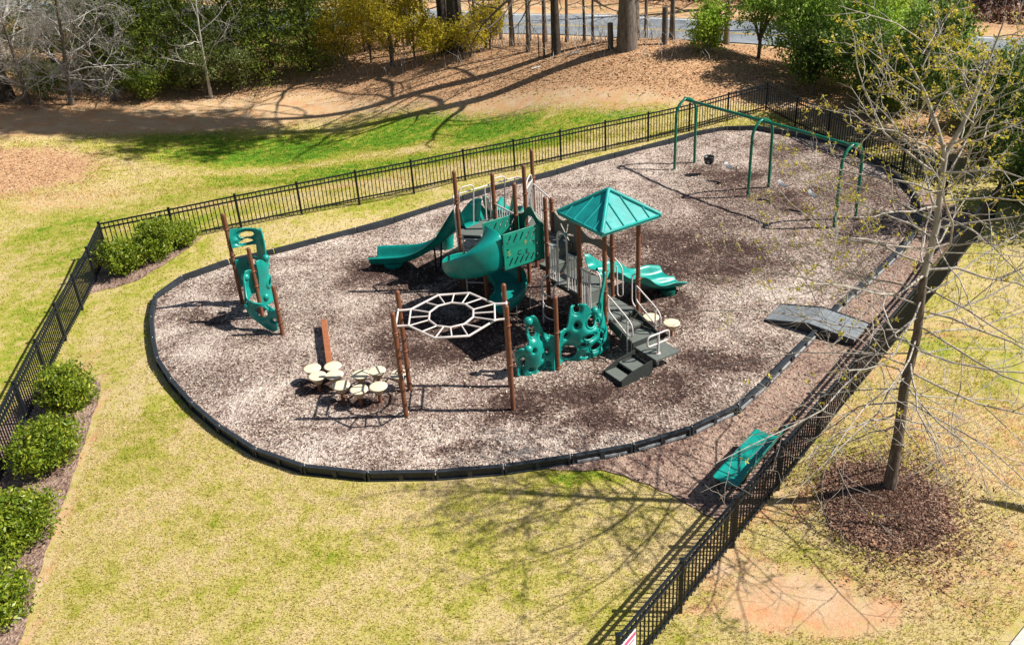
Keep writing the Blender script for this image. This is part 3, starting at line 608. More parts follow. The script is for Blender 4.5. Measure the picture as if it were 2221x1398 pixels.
m = MB(); m.tube([(-1.16, 2.25, 2.4), (-.13, 2.25, 2.4)], .012, 6); m.tube([(-1.16, 3.13, 2.4), (-.13, 3.13, 2.4)], .012, 6); m.build('panel_edge', M['teal_panel'], S)
def glyph(ch, x, z, mat, y=2.238, size=.16):
    fc = bpy.data.curves.new('t', 'FONT'); fc.body = ch; fc.size = size; fc.extrude = .003; fo = bpy.data.objects.new('t', fc); COL.objects.link(fo)
    bpy.context.view_layer.update(); me = bpy.data.meshes.new_from_object(fo.evaluated_get(bpy.context.evaluated_depsgraph_get())); bpy.data.objects.remove(fo)
    me.name = 'letter'; o = link('letter', me, mat, T1); o.location = (x, y, z); o.rotation_euler = (R(90), 0, 0)
for ch, x, z, mt in (('S', -1.06, 1.86, 'yellow'), ('C', -.8, 1.8, 'black'), ('E', -.58, 1.78, 'black'), ('F', -.6, 2.0, 'yellow'), ('T', -.38, 1.94, 'black')): glyph(ch, x, z, M[mt])
def Farch(x, z):
    c = .47; top = 2.42+.3*np.exp(-((x-c)/.24)**2)
    f = np.minimum(np.minimum(x-.02, .92-x), np.minimum(z-1.52, top-z))
    hole = np.where(z < 2.2, np.abs(x-c)-.23, np.hypot(x-c, (z-2.2)*.8)-.23)
    return np.minimum(f, np.maximum(hole, 1.58-z))
panel('arched_panel', (-.12, 2.13), (-.2, 3.07), 1.5, 2.8, Farch, M['dkgreen'], 60, 70, .025)
def Fmill(x, z):
    top = 2.05+.07*np.sin(x*7.5+1.9); f = np.minimum(np.minimum(x-.02, 1.1-x), np.minimum(z-1.24, top-z))
    for k in range(6):
        an = k*math.pi/3+.25; ca, sa = math.cos(an), math.sin(an); f = np.minimum(f, slot(x, z, .55+.07*ca, 1.66+.07*sa, .55+.3*ca, 1.66+.3*sa, .022))
    return f
MP = panel('windmill_panel', (.95, 3.3), (.95, 2.22), 1.2, 2.2, Fmill, M['taupe'], 80, 80, .022)
m = MB(); m.box(.915, .935, 2.7, 2.8, 1.62, 1.7); m.box(.92, .93, 2.78, 2.88, 1.56, 1.62); m.build('hub', M['teal'], MP)
def Fwave(x, z):
    top = 1.97-.03*x+.06*np.sin(x*6.5+2.2); bot = 1.5+.26*np.sqrt(np.clip(1-((x-.6)/.62)**2, 0, 1))-.22*np.exp(-((x-.6)/.62)**8*3)*0
    return np.minimum(np.minimum(x-.03, 1.2-x), np.minimum(z-bot, top-z))
panel('wavy_panel', (.95, 2.17), (.95, .96), 1.3, 2.1, Fwave, M['taupe'], 60, 50, .022)

# slides: cross sections swept along a path
def sweep(name, path, sect, mat, th=.018, sub=8, wfun=None, parent=None):
    """path: (a,b,z) control points, sect(u, t)->(offset across, height) for u in 0..1"""
    P = np.array(path, float); k = len(P); d = np.r_[0, np.cumsum(np.linalg.norm(np.diff(P, axis=0), axis=1))]; n = (k-1)*sub+1; tt = np.linspace(0, d[-1], n)
    def cr(t):
        i = int(np.clip(np.searchsorted(d, t)-1, 0, k-2)); u = (t-d[i])/(d[i+1]-d[i]); a, b = P[max(i-1, 0)], P[i]; c, e = P[i+1], P[min(i+2, k-1)]
        return .5*((2*b)+(-a+c)*u+(2*a-5*b+4*c-e)*u*u+(-a+3*b-3*c+e)*u**3)
    Q = np.array([cr(t) for t in tt]); T = np.gradient(Q, axis=0); T[:, 2] = 0; T /= np.linalg.norm(T, axis=1)[:, None]; N = np.c_[-T[:, 1], T[:, 0]]
    U = np.linspace(0, 1, 29); V = []
    for i in range(n):
        for u in U:
            o_, h_ = sect(u, i/(n-1)); V.append((Q[i, 0]+N[i, 0]*o_, Q[i, 1]+N[i, 1]*o_, Q[i, 2]+h_))
    F = [(i*29+j, i*29+j+1, (i+1)*29+j+1, (i+1)*29+j) for i in range(n-1) for j in range(28)]
    me = bpy.data.meshes.new(name); me.from_pydata(V, [], F); smooth(me); me.update(); o = link(name, me, mat, parent or S)
    md = o.modifiers.new('t', 'SOLIDIFY'); md.thickness = th; md.offset = 0; md = o.modifiers.new('b', 'SUBSURF'); md.levels = 1; md.render_levels = 1; return o
def trough(wd, rim, lip=.05):
    def f(u, t):
        x = (u-.5)*2; ax = abs(x); r = rim(t) if callable(rim) else rim
        if ax > .93: return (math.copysign(wd/2+lip*(ax-.93)/.07, x), r-.03*((ax-.93)/.07))
        q = min(1, max(0, (ax-.55)/.38)); return (x/.93*wd/2*(1-.06*(1-q)), r*(q*q*(3-2*q)))
    return f
SA = sweep('wave_slide', [(-.42, 4.95, 1.56), (-.5, 5.25, 1.53), (-.75, 5.75, 1.05), (-1.1, 6.3, .58), (-1.4, 6.75, .3), (-1.75, 7.2, .16), (-2.15, 7.62, .12)], trough(.8, lambda t: .25+.35*max(0, 1-t*3)+.04*math.sin(t*9)), M['teal'])
m = MB(); m.lathe((-1.78, 7.15, -.02), [(.2, 0), (.24, .06), (.27, .1), (.27, .2)], 16); m.build('pedestal', M['teal'], SA)
rail('support_leg', [(-1.0, 6.12, 0), (-1.0, 6.12, .8)], SA, .025, 'black'); rail('support_leg', [(-.78, 6.3, 0), (-.78, 6.1, .8)], SA, .025, 'black')
SB = sweep('wave_slide', [(.5, 4.95, 1.56), (.6, 5.25, 1.53), (.95, 5.8, 1.12), (1.45, 6.4, .74), (1.9, 6.95, .5), (2.35, 7.5, .36), (2.8, 8.05, .30)], trough(.78, lambda t: .3+.3*max(0, 1-t*3)+.04*math.sin(t*9)), M['teal'])
m = MB(); m.lathe((2.3, 7.4, 0), [(.2, 0), (.24, .12), (.27, .2), (.27, .34)], 16); m.build('pedestal', M['teal'], SB)
def Fhood(x, z):
    c = .68; top = 1.6+.5*np.exp(-((x-c)/.3)**2); f = np.minimum(top-z, z-1.5); return np.minimum(f, np.maximum(.0, 0)+np.minimum(x-.01, 1.5-x))
implicit_sheet('slide_hood', lambda s, t: Fhood(s*1.51, 1.5+t*.7), lambda s, t: (-.85+s*1.51, 5.25+.14*np.sin(s*9.4)+.12*t, 1.5+t*.7), 60, 30, M['teal'], S, .03)
m = MB(); m.lathe((0.0, 7.35, 0), [(.2, 0), (.22, .2), (.25, .42)], 16); m.build('pedestal', M['teal'], SB)
def dbl(u, t):
    x = (u-.5)*2*.62; r = .24-.06*t+.05*math.cos(t*15); r1 = abs(abs(x)-.0)
    h = max(math.exp(-((abs(x)-.58)/.09)**2)*r, math.exp(-(x/.07)**2)*r*.62)
    if abs(x) > .58: h = r*.98-.25*(abs(x)-.58)
    return (x, h)
SC = sweep('double_slide', [(.96, 1.56, 1.03), (1.2, 1.54, 1.0), (1.55, 1.53, .78), (1.95, 1.52, .62), (2.3, 1.51, .42), (2.7, 1.5, .27), (3.0, 1.48, .22), (3.3, 1.46, .2)], dbl, M['teal'], .02)
m = MB(); m.lathe((2.85, 1.15, 0), [(.16, 0), (.2, .2)], 14); m.build('pedestal', M['dkgreen'], SC); rail('support_leg', [(2.0, 1.3, 0), (2.0, 1.3, .58)], SC, .025, 'brown')
# spiral slide with a hooded start
ca, cb, rr = -1.14, 3.23, .53; V = []; n = 60; mU = 28
for i in range(n+1):
    th = math.radians(372*i/n); fl = max(0., (i/n-.93)/.07)
    dx, dy = -math.sin(th), -math.cos(th); z = 1.5-1.2*i/n if i < n*.93 else 1.5-1.2*.93-.03*fl
    hood = max(0, 1-(math.degrees(th)/112)**1.25)
    ho = .36+.52*hood**1.1; hi = .2+.68*max(0, 1-math.degrees(th)/14)
    for j in range(mU+1):
        u = j/mU
        if u < .3: q = u/.3; o_, h_ = -.33, hi*(1-q*q)
        elif u < .62: q = (u-.3)/.32; o_, h_ = -.33+.66*q, .0+.03*abs(q-.5)
        elif u < .85: q = (u-.62)/.23; o_, h_ = .33+.06*math.sin(q*3.14)*(1-.5*hood)+.09*q*(1-hood), ho*q
        else: q = (u-.85)/.15; o_, h_ = .33+.09*(1-hood)+.02*q*(1-hood)-.74*hood**1.25*q, ho-(.03*q*(1-hood))+.03*math.sin(q*3.1)*hood
        
        rad = rr+o_*1.08 if o_ > 0 else rr+o_*.95
        V.append((ca+dx*rad, cb+dy*rad, z+h_))
F = [(i*(mU+1)+j, i*(mU+1)+j+1, (i+1)*(mU+1)+j+1, (i+1)*(mU+1)+j) for i in range(n) for j in range(mU)]
me = bpy.data.meshes.new('spiral_slide'); me.from_pydata(V, [], F); smooth(me); me.update(); SP = link('spiral_slide', me, M['teal'], S)
md = SP.modifiers.new('t', 'SOLIDIFY'); md.thickness = .022; md.offset = 0; md = SP.modifiers.new('b', 'SUBSURF'); md.levels = 1; md.render_levels = 1
m = MB(); m.tube([(ca, cb, 0), (ca, cb, 1.7)], .05, 12); m.build('centre_pole', M['brown'], SP)
m = MB()
for th, rad in ((345, .98), (300, 1.05)): t_ = math.radians(th); m.tube([(ca-math.sin(t_)*rad, cb-math.cos(t_)*rad, 0), (ca-math.sin(t_)*rad, cb-math.cos(t_)*rad, .5)], .014, 8)
m.build('support_leg', M['cream'], SP)

# stairs, landing, lower steps
def step(a0, a1, b0, b1, z, name='tread', th=.05):
    m = MB(); m.box(a0, a1, b0, b1, z-th, z); return m.build(name, M['deck'], S, .005)
step(.14, .82, -.36, -.005, .6); step(.14, .82, -.76, -.37, .485); step(.2, .86, -1.5, -.79, .37, 'landing', .055)
step(-.36, .02, -1.46, -.93, .27); step(-.72, -.44, -1.46, -.93, .17)
for bx in ((.15, .81, -.012, -.006, .6, .7), (.15, .81, -.372, -.364, .48, .55), (.15, .81, -.785, -.762, .2, .48), (-.44, -.435, -1.46, -.93, .03, .165), (-.735, -.722, -1.5, -.9, .0, .17), (.03, .04, -1.5, -.9, .05, .33)): m = MB(); m.box(*bx); m.build('riser', M['deckedge'], S)
for a in (.10, .83):
    m = MB(); m.add([(a, .0, .55), (a, .0, .78), (a, -.78, .54), (a, -.78, .28), (a+.03, .0, .55), (a+.03, .0, .78), (a+.03, -.78, .54), (a+.03, -.78, .28)], [(0, 1, 2, 3), (7, 6, 5, 4), (0, 4, 5, 1), (1, 5, 6, 2), (2, 6, 7, 3), (3, 7, 4, 0)]); m.build('stringer', M['deckedge'], S)
for b in (-1.5, -.93):
    m = MB(); m.add([(-.735, b, 0), (-.735, b, .2), (-.4, b, .33), (.1, b, .4), (.1, b, .1), (-.735, b+.03, 0), (-.735, b+.03, .2), (-.4, b+.03, .33), (.1, b+.03, .4), (.1, b+.03, .1)], [(0, 1, 2, 3, 4), (9, 8, 7, 6, 5), (0, 5, 6, 1), (1, 6, 7, 2), (2, 7, 8, 3), (3, 8, 9, 4), (4, 9, 5, 0)]); m.build('stringer', M['deckedge'], S)
for a in (.09, .88):
    rail('handrail', [(a, .02, 1.36), (a, -.66, 1.08), (a, -.84, .95), (a, -.84, .68), (a, -.68, .66)], r=.018)
    rail('handrail', [(a, .0, 1.34), (a, .0, .98), (a, -.66, .66)], r=.018, rc_=.1)
    rail('handrail_post', [(a, -.66, 1.07), (a, -.68, .0)], r=.02)
rail('landing_loop', [(.12, -1.3, .62), (.12, -1.3, .86), (.72, -1.3, .86), (.72, -1.3, .62)], r=.02, rc_=.09, close=True)
m = MB(); m.tube([(.42, -1.3, .37), (.42, -1.3, .86)], .03, 10); m.tube([(.42, -1.3, 0), (.42, -1.3, .32)], .03, 10); m.lathe((.42, -1.3, .37), [(.06, 0), (.06, .012)], 12); m.build('landing_post', M['cream'], S)

# teal climbing walls
post(S, -1.39, -.11, 1.87, (1.0, .12)); 
def climber(name, plan, zr, F, holes, parent, n=90, m=90, mat='teal', bumpamp=.05):
    P = np.array(plan, float); k = len(P)-1
    def bez(s):
        s = np.asarray(s, float); o = np.zeros(s.shape+(2,))
        for i, p in enumerate(P): o += (math.comb(k, i)*s**i*(1-s)**(k-i))[..., None]*p
        return o
    def FF(s, t):
        f = F(s, t)
        for (s0, t0, rs, rt) in holes: f = np.minimum(f, (ell(s, t, s0, t0, rs, rt)-1)*min(rs, rt))
        return f
    def pos(s, t):
        q = bez(s); e = bez(np.clip(s+.01, 0, 1))-bez(np.clip(s-.01, 0, 1)); nn = np.stack([-e[..., 1], e[..., 0]], -1); nn /= np.linalg.norm(nn, axis=-1)[..., None]+1e-9
        d = .05*np.sin(t*7+s*4)+.03*np.sin(s*11-t*3)
        for (s0, t0, rs, rt) in holes: d = d+bumpamp*np.exp(-((ell(s, t, s0, t0, rs, rt)-1.25)/.3)**2)
        q = q+nn*d[..., None]; return q[..., 0], q[..., 1], zr[0]+t*(zr[1]-zr[0])
    o = implicit_sheet(name, FF, pos, n, m, M[mat], parent, .045)
    return o, lambda s, t: tuple(float(v) for v in pos(np.array(s), np.array(t)))
def knob(parent, c, r):
    m = MB(); m.ball(c, r); m.build('knob', M['teal'], parent)
def FA(s, t):
    top = np.where(s < .42, .46+.08*np.sin(s*12)+.5*ss(s, .24, .36), .97-.42*ss(s, .42, .95)+.04*np.sin(s*14))
    bot = .03+.12*np.clip(.25-s, 0, 1); return np.minimum(np.minimum(top-t, t-bot), np.minimum(s-.01, .99-s))
oA, pA = climber('climbing_wall', [(-2.27, .2), (-2.0, -.15), (-1.6, .3), (-1.41, -.1)], (.0, 1.5), FA, [(.15, .27, .09, .1), (.45, .74, .1, .1), (.66, .6, .05, .04), (.8, .35, .06, .05), (.62, .3, .05, .04), (.85, .6, .05, .04), (.1, .1, .05, .05), (.35, .13, .05, .03), (.6, .1, .08, .04), (.82, .14, .06, .04), (.4, .45, .04, .03)], S)
knob(oA, pA(.38, .9), .1); knob(oA, pA(.27, .5), .1)
def FB(s, t):
    top = .5+.23*np.exp(-((s-.45)/.19)**6)+.14*np.exp(-((s-.76)/.12)**2)+.5*ss(s, .86, .96); top = np.where(s < .13, .5, top)
    return np.minimum(np.minimum(top-t, t-.03-.03*np.sin(s*9)), np.minimum(s-.01, .99-s))
oB, pB = climber('climbing_wall', [(-1.37, -.12), (-1.0, .12), (-.5, -.5), (-.02, -.02)], (.0, 2.0), FB, [(.42, .68, .06, .045), (.66, .5, .1, .07), (.4, .5, .045, .035), (.22, .4, .05, .035), (.6, .33, .09, .035), (.82, .42, .05, .06), (.86, .27, .05, .05), (.28, .17, .13, .09), (.72, .17, .1, .05), (.5, .25, .05, .03), (.9, .57, .035, .05), (.9, .12, .04, .04), (.55, .1, .04, .02)], S)
knob(oB, pB(.73, .61), .09); knob(oB, pB(.45, .08), .06); knob(oB, pB(.84, .33), .06)

# ------------------------------------------------------------------ ring ladder on four posts
RL = empty('ring_ladder', (-2.28, 16.03, 0), 0, 'white overhead ten sided ring ladder carried by four brown posts', 'overhead ladder')
WX, WY, HZ = 2.19, .93, 2.12
for x, y, cc in ((0, 0, (2.05, 2.0, 1.15)), (WX, 0, (2.05, 1.15)), (.02, WY, (2.05, 1.1)), (WX-.03, WY, (2.05, 1.1))): post(RL, x, y, 2.5, cc)
cx, cy = WX/2-.01, WY/2
def ring(rx, ry, n=10): return [(cx+rx*math.cos(2*math.pi*(k+.5)/n), cy+ry*math.sin(2*math.pi*(k+.5)/n), HZ) for k in range(n)]
# outer frame: long rails that spread round the ring, then run to the posts
def side(sg):
    yy = lambda f: cy+sg*f
    return [(0, yy(.33), HZ), (.17, yy(.33), HZ), (.27, yy(.35), HZ), (.8, yy(.9), HZ), (1.45, yy(.9), HZ), (1.95, yy(.35), HZ), (2.03, yy(.33), HZ), (2.19, yy(.33), HZ)]
m = MB(); m.tube(side(1), .024, 10); m.tube(side(-1), .024, 10)
for x in (.26, 1.95): m.tube([(x, cy-.35, HZ), (x, cy+.35, HZ)], .02, 8)
for x in (.0, 2.19): m.tube([(x, 0, HZ-.02), (x, WY, HZ-.02)], .022, 8)
m.build('outer_rail', M['cream'], RL)
inner = [(cx+.46*math.cos(2*math.pi*(k+.5)/10), cy+.52*math.sin(2*math.pi*(k+.5)/10), HZ) for k in range(10)]
m = MB(); m.tube(inner+[inner[0]], .022, 8); m.build('inner_ring', M['cream'], RL)
outl = [(.26, cy), (.27, cy-.34), (.53, cy-.62), (.8, cy-.9), (1.12, cy-.9), (1.43, cy-.9), (1.7, cy-.62), (1.94, cy-.34), (1.95, cy), (1.94, cy+.34), (1.7, cy+.62), (1.43, cy+.9), (1.12, cy+.9), (.8, cy+.9), (.53, cy+.62), (.27, cy+.34)]
for x, y in outl:
    best = min(((Vector(inner[i]).lerp(Vector(inner[(i+1) % 10]), t) - Vector((x, y, HZ))).length, i, t) for i in range(10) for t in (0, .25, .5, .75))
    _, i, t = best; q = Vector(inner[i]).lerp(Vector(inner[(i+1) % 10]), t); rail('rung', [(x, y, HZ), tuple(q)], RL, .016)
m = MB(); m.box(.045, .052, -.06, -.0, 1.02, 1.12); m.build('sticker', M['white'], RL)

# ------------------------------------------------------------------ snaking climbing wall at the far left
CW = empty('snake_climber', (-6.2, 20.86, 0), 0, 'freestanding teal snaking climbing wall between three brown posts of falling height', 'climbing wall')
o0 = np.array([-6.2, 20.86]); p1, p2, p3 = np.array([-6.92, 21.8])-o0, np.array([-6.2, 20.86])-o0, np.array([-5.53, 19.92])-o0
post(CW, *p1, 2.53, (2.1, 1.7, 1.4)); post(CW, *p2, 1.98, (1.35, .95)); post(CW, *p3, 1.38, (.75, .4))
nn = np.array([.81, .585])
def F1(s, t):
    top = np.where(s < .5, .97-.1*s, .97-.45*ss(s, .5, .7))+.18*ss(s, .78, .95)
    bot = np.where(t > .68, .0, .0); f = np.minimum(top-t, t-(.08+.1*np.sin(s*5)))
    gap = np.maximum(np.abs(t-.62)-.09, (s-.35)); f = np.minimum(f, gap)
    return np.minimum(f, np.minimum(s-.01, .99-s))
o1, q1 = climber('climbing_wall', [p1, p1+nn*.75+(p2-p1)*.1, p1+nn*.85+(p2-p1)*.75, p2+nn*.05], (.3, 2.15), F1, [(.22, .85, .1, .05), (.2, .76, .1, .03), (.25, .45, .06, .05), (.62, .5, .05, .07), (.55, .25, .05, .05), (.8, .3, .05, .06), (.4, .2, .05, .04), (.75, .6, .03, .04)], CW)
knob(o1, q1(.82, .66), .09); knob(o1, q1(.9, .12), .1)
def F2(s, t):
    top = np.where(s < .5, .98-1.1*np.clip(s-.12, 0, 1), .56-.3*np.clip(s-.5, 0, 1)); bot = np.where(s < .5, .5-.5*s, .25-.25*np.sin((s-.5)*5)); return np.minimum(np.minimum(top-t, t-bot), np.minimum(s-.01, .99-s))
o2, q2 = climber('climbing_wall', [p2-nn*.02, p2-nn*.62-(p3-p2)*.1, p2-nn*.3+(p3-p2)*.5, p3-nn*.02], (.12, 1.45), F2, [(.72, .34, .1, .11), (.86, .48, .06, .05), (.3, .62, .05, .04), (.45, .5, .04, .04), (.93, .25, .04, .04), (.2, .75, .03, .03)], CW)
knob(o2, q2(.12, .85), .1); knob(o2, q2(.5, .42), .09)

# ------------------------------------------------------------------ stepping pods
PODS = [(-4.39,17.56,'rear left'),(-4.22,17.2,'x'),(-3.95,17.6,'x'),(-3.86,17.24,'x'),(-3.66,16.77,'x'),(-3.29,17.16,'x'),(-2.95,17.26,'x'),(-3.26,16.56,'x'),(-2.86,16.6,'x'),(-2.47,17.1,'x'),(3.18,18.88,'x'),(3.62,18.66,'x')]
PL = ['cream topped stepping pod at the back left end of the cluster', 'cream stepping pod in front of the leftmost one', 'cream stepping pod touching the end of the rust brown beam', 'cream stepping pod half shaded, just in front of the pod at the beam end',
      'cream stepping pod alone at the middle left, on a visible brown stem', 'cream stepping pod crossed by thin shadows, middle of the back row', 'cream stepping pod touching the middle back pod on its right',
      'nearest cream stepping pod, with a stubby brown stem', 'cream stepping pod with a bright brown stem, beside the nearest pod', 'cream stepping pod behind the front left post of the ring ladder',
      'cream stepping pod beside the stair handrail', 'cream stepping pod standing alone to the right of the stairs']
HT = [.4, .42, .4, .4, .42, .42, .42, .42, .44, .4, .42, .36]
def pod(h):
    t = empty('stepping_pod', (0, 0, 0)); m = MB(); m.lathe((0, 0, h-.03), [(.182, 0), (.194, .008), (.19, .024), (.165, .03), (.01, .031)], 24); m.build('top', M['podtop'], t)
    m = MB(); m.lathe((0, 0, h-.2), [(.05, 0), (.075, .01), (.182, .168)], 24); m.build('cup', M['tan'], t)
    m = MB(); m.tube([(0, 0, -.05), (0, 0, h-.19)], .04, 12); m.build('stem', M['brown'], t); return t
base_pod = {}
for (x, y, _), lb, h in zip(PODS, PL, HT):
    t = base_pod.get(h)
    if t is None: t = base_pod[h] = pod(h)
    else: t = copy_tree(t)
    t.location = (x, y, tz(x, y)+.03); t.rotation_euler.z = x*7; prop(t, lb, 'stepping pod', 'cream stepping pods')
# balance beam
t = empty('balance_beam', (-4.08, 17.9, 0), math.atan2(20.12-17.9, -4.54+4.08), 'low rust brown balance beam leading away from the stepping pods', 'balance beam')
m = MB(); m.box(0, 2.27, -.07, .07, .22, .3); m.build('beam', M['beam'], t, .012); m = MB()
for x in (.2, 2.05): m.tube([(x, 0, 0), (x, 0, .22)], .035, 10)
m.build('foot', M['brown'], t)
# ------------------------------------------------------------------ bucket, belts and swing frame
MID = [Vector((6.07, 29.80, 0)), Vector((7.82, 27.08, 0)), Vector((9.55, 24.35, 0))]
SW = empty('swing_frame', tuple(MID[0]), 0, 'tall green pipe swing frame with three arches and one long top beam', 'swing frame')
bd = (MID[2]-MID[0]).normalized(); pn = Vector((.845, .535, 0)); TOPZ = 2.3
for k, Mi in enumerate(MID):
    c = Mi-MID[0]; P = [c-pn*.45+Vector((0, 0, -.05)), c-pn*.43+Vector((0, 0, 1.86))]
    for j in range(1, 12): an = math.pi*j/12; P.append(c-pn*.43*math.cos(an)+Vector((0, 0, 1.86+.48*math.sin(an))))
    P += [c+pn*.43+Vector((0, 0, 1.86)), c+pn*.45+Vector((0, 0, -.05))]
    m = MB(); m.tube(P, .045, 12); a = m.build('arch_leg', M['green'], SW)
    m = MB(); m.tube([c+Vector((0, 0, TOPZ+.02))-bd*.09, c+Vector((0, 0, TOPZ+.02))+bd*.09], .066, 12); m.build('yoke', M['green'], a)
m = MB(); m.tube([Vector((0, 0, TOPZ)), MID[2]-MID[0]+Vector((0, 0, TOPZ))], .048, 12); m.build('top_beam', M['green'], SW)
def chainmesh(a, b):
    m = MB(); a, b = Vector(a), Vector(b); n = int((b-a).length/.034); d = (b-a)/n
    for i in range(n):
        p = a+d*i; s1 = Vector((.009, 0, 0)) if i % 2 else Vector((0, .009, 0))
        m.tube([p+s1, p+s1+d], .0035, 4, False); m.tube([p-s1, p-s1+d], .0035, 4, False)
    return m
def swing(k, s, label, bucket=False, hs=.58):
    c = MID[k].lerp(MID[k+1], s); t = empty('bucket_swing' if bucket else 'belt_swing', (c.x, c.y, 0), math.atan2(bd.y, bd.x), label, 'swing', None if bucket else 'belt swings')
    w_ = .16 if bucket else .25
    for sx in (-1, 1):
        tp = (sx*w_*1.05, 0, TOPZ-.1); bt = (sx*w_, 0, hs+.16 if bucket else hs+.1); chainmesh(bt, tp).build('chain', M['chain'], t)
        m = MB(); m.tube([(sx*w_*1.05, 0, TOPZ-.1), (sx*w_*1.05, 0, TOPZ-.03)], .018, 8); m.build('hanger', M['chain'], t)
    if bucket:
        m = MB(); m.lathe((0, 0, hs-.16), [(.075, 0), (.13, .03), (.16, .14), (.165, .24), (.15, .25), (.145, .14), (.11, .05), (.01, .04)], 20); m.build('seat', M['rubber'], t)
        m = MB(); m.tube([(.165*math.cos(a_), .165*math.sin(a_), hs+.09) for a_ in np.linspace(0, 6.283, 25)], .016, 8); m.build('rim', M['rubber'], t)
        for a_ in (.4, 1.2, -1.0): m = MB(); m.box(-.03, .03, .155, .162, hs-.09, hs-.0); q = m.build('leg_hole', M['bin'], t); q.rotation_euler.z = a_+2.6
        for sx in (-1, 1):
            for sy in (-1, 1): m = MB(); m.tube([(sx*w_, 0, hs+.18), (sx*.11, sy*.11, hs+.09)], .005, 6); m.build('chain', M['chain'], t)
    else:
        m = MB(); P = [(x, .0, hs-.04+.13*(abs(x)/w_)**2) for x in np.linspace(-w_, w_, 13)]; vs = []
        for x, y, z in P: vs += [(x, -.075, z), (x, .075, z), (x, .075, z-.014), (x, -.075, z-.014)]
        m.add(vs, [(4*i+j, 4*i+(j+1) % 4, 4*i+4+(j+1) % 4, 4*i+4+j) for i in range(12) for j in range(4)]+[(3, 2, 1, 0), (48, 49, 50, 51)], False); m.build('seat', M['belt'], t, .004)
swing(0, .34, 'black bucket swing for toddlers hanging in the first bay', True)
swing(0, .64, 'shiny belt swing next to the black bucket swing')
swing(1, .31, 'shiny belt swing beside the middle arch of the frame')
swing(1, .66, 'shiny belt swing nearest the third arch, half behind the tree twigs')
# ------------------------------------------------------------------ access ramp and bench
p, q = Vector((6.16, 19.45, 0)), Vector((7.78, 18.1, 0)); L = (q-p).length
t = empty('access_ramp', tuple(p), math.atan2((q-p).y, (q-p).x), 'grey rubber half ramp crossing the black border towards the fence', 'ramp')
for k, (x0, x1, z0, z1) in enumerate(((0, L*.5, .07, .27), (L*.5, L, .27, .16))):
    for i in range(5):
        for j in range(2):
            u0, u1 = i/5, (i+1)/5; xa, xb = x0+(x1-x0)*u0+.006, x0+(x1-x0)*u1-.006; za_, zb = z0+(z1-z0)*u0, z0+(z1-z0)*u1; y0, y1 = (-.44, -.006) if j else (.006, .44)
            m = MB(); m.add([(xa, y0, za_-.05), (xb, y0, zb-.05), (xb, y1, zb-.05), (xa, y1, za_-.05), (xa, y0, za_), (xb, y0, zb), (xb, y1, zb), (xa, y1, za_)], [(0, 3, 2, 1), (4, 5, 6, 7), (0, 1, 5, 4), (1, 2, 6, 5), (2, 3, 7, 6), (3, 0, 4, 7)]); m.build('ramp_tile', M['mat'], t, .006)
    m = MB()
    for y in (-.47, .44): m.add([(x0, y, -.02), (x1, y, -.02), (x1, y+.03, -.02), (x0, y+.03, -.02), (x0, y, z0+.015), (x1, y, z1+.015), (x1, y+.03, z1+.015), (x0, y+.03, z0+.015)], [(0, 3, 2, 1), (4, 5, 6, 7), (0, 1, 5, 4), (1, 2, 6, 5), (2, 3, 7, 6), (3, 0, 4, 7)])
    m.build('side_rail', M['border'], t)
be = Vector((.64, .77, 0)).normalized()
t = empty('park_bench', (4.12, 13.6, tz(4.12, 13.6)+.02), math.atan2(be.y, be.x), 'teal metal bench with a backrest standing with its back to the right fence', 'bench')
def perf(s, t_, L=1.75, W=.38):
    f = np.minimum(np.minimum(s, 1-s)*L, np.minimum(t_, 1-t_)*W); r = .05; x = np.minimum(s, 1-s)*L; y = np.minimum(t_, 1-t_)*W
    return np.where((x < r) & (y < r), r-np.hypot(r-x, r-y), f)+.0001
implicit_sheet('seat', perf, lambda s, u: ((s-.5)*1.75, .3-u*.5, .44-.02*np.sin(u*3.1)), 60, 16, M['teal'], t, .014)
implicit_sheet('backrest', lambda s, u: perf(s, u, 1.75, .2), lambda s, u: ((s-.5)*1.75, -.27-.06*u, .6+u*.19), 60, 12, M['teal'], t, .014)
for x in (-.72, .72):
    m = MB(); m.tube(rnd_loop([(x, .24, -.02), (x, .22, .41), (x, -.22, .41), (x, -.33, .8)], .05), .022, 8); m.tube([(x, -.22, -.02), (x, -.16, .41)], .022, 8); m.build('leg_frame', M['black'], t)
m = MB(); m.tube([(-.72, 0, .2), (.72, 0, .2)], .014, 6); m.build('stretcher', M['black'], t)

# ------------------------------------------------------------------ plants
def unit(v): return v/(np.linalg.norm(v)+1e-9)
def grow(m, rg, p, d, L, r, depth, tips, trop=.0, kids=(5, 4, 3), wander=.16, seg=6, spread=.9, sides=(8, 6, 4, 3), shrink=.5, start=.25):
    pts = [p]; rad = [r]; dd = unit(d); n = seg
    for i in range(n):
        dd = unit(dd+rg.normal(size=3)*wander+np.array([0, 0, trop*(i+1)/n])); pts.append(pts[-1]+dd*L/n); rad.append(r*(1-.8*(i+1)/n)+.0015)
    m.tube([Vector(q) for q in pts], rad, sides[min(depth, len(sides)-1)], False)
    if depth >= len(kids): tips.append((pts, dd)); return
    for k in range(kids[depth]):
        u = start+(1-start)*(k+rg.random())/kids[depth]; i = min(int(u*n), n-1); f = u*n-i; q = pts[i]*(1-f)+pts[i+1]*f; a = unit(pts[i+1]-pts[i])
        o = rg.normal(size=3); o = unit(o-a*(o@a)); nd = unit(a*(1-spread*.5)+o*spread*.75)
        grow(m, rg, q, nd, L*shrink*(1.15-.55*u)*(.75+.5*rg.random()), max(rad[i]*.6, .0028), depth+1, tips, trop, kids, wander, max(3, seg-1), spread, sides, shrink, start)
    tips.append((pts[-2:], dd))

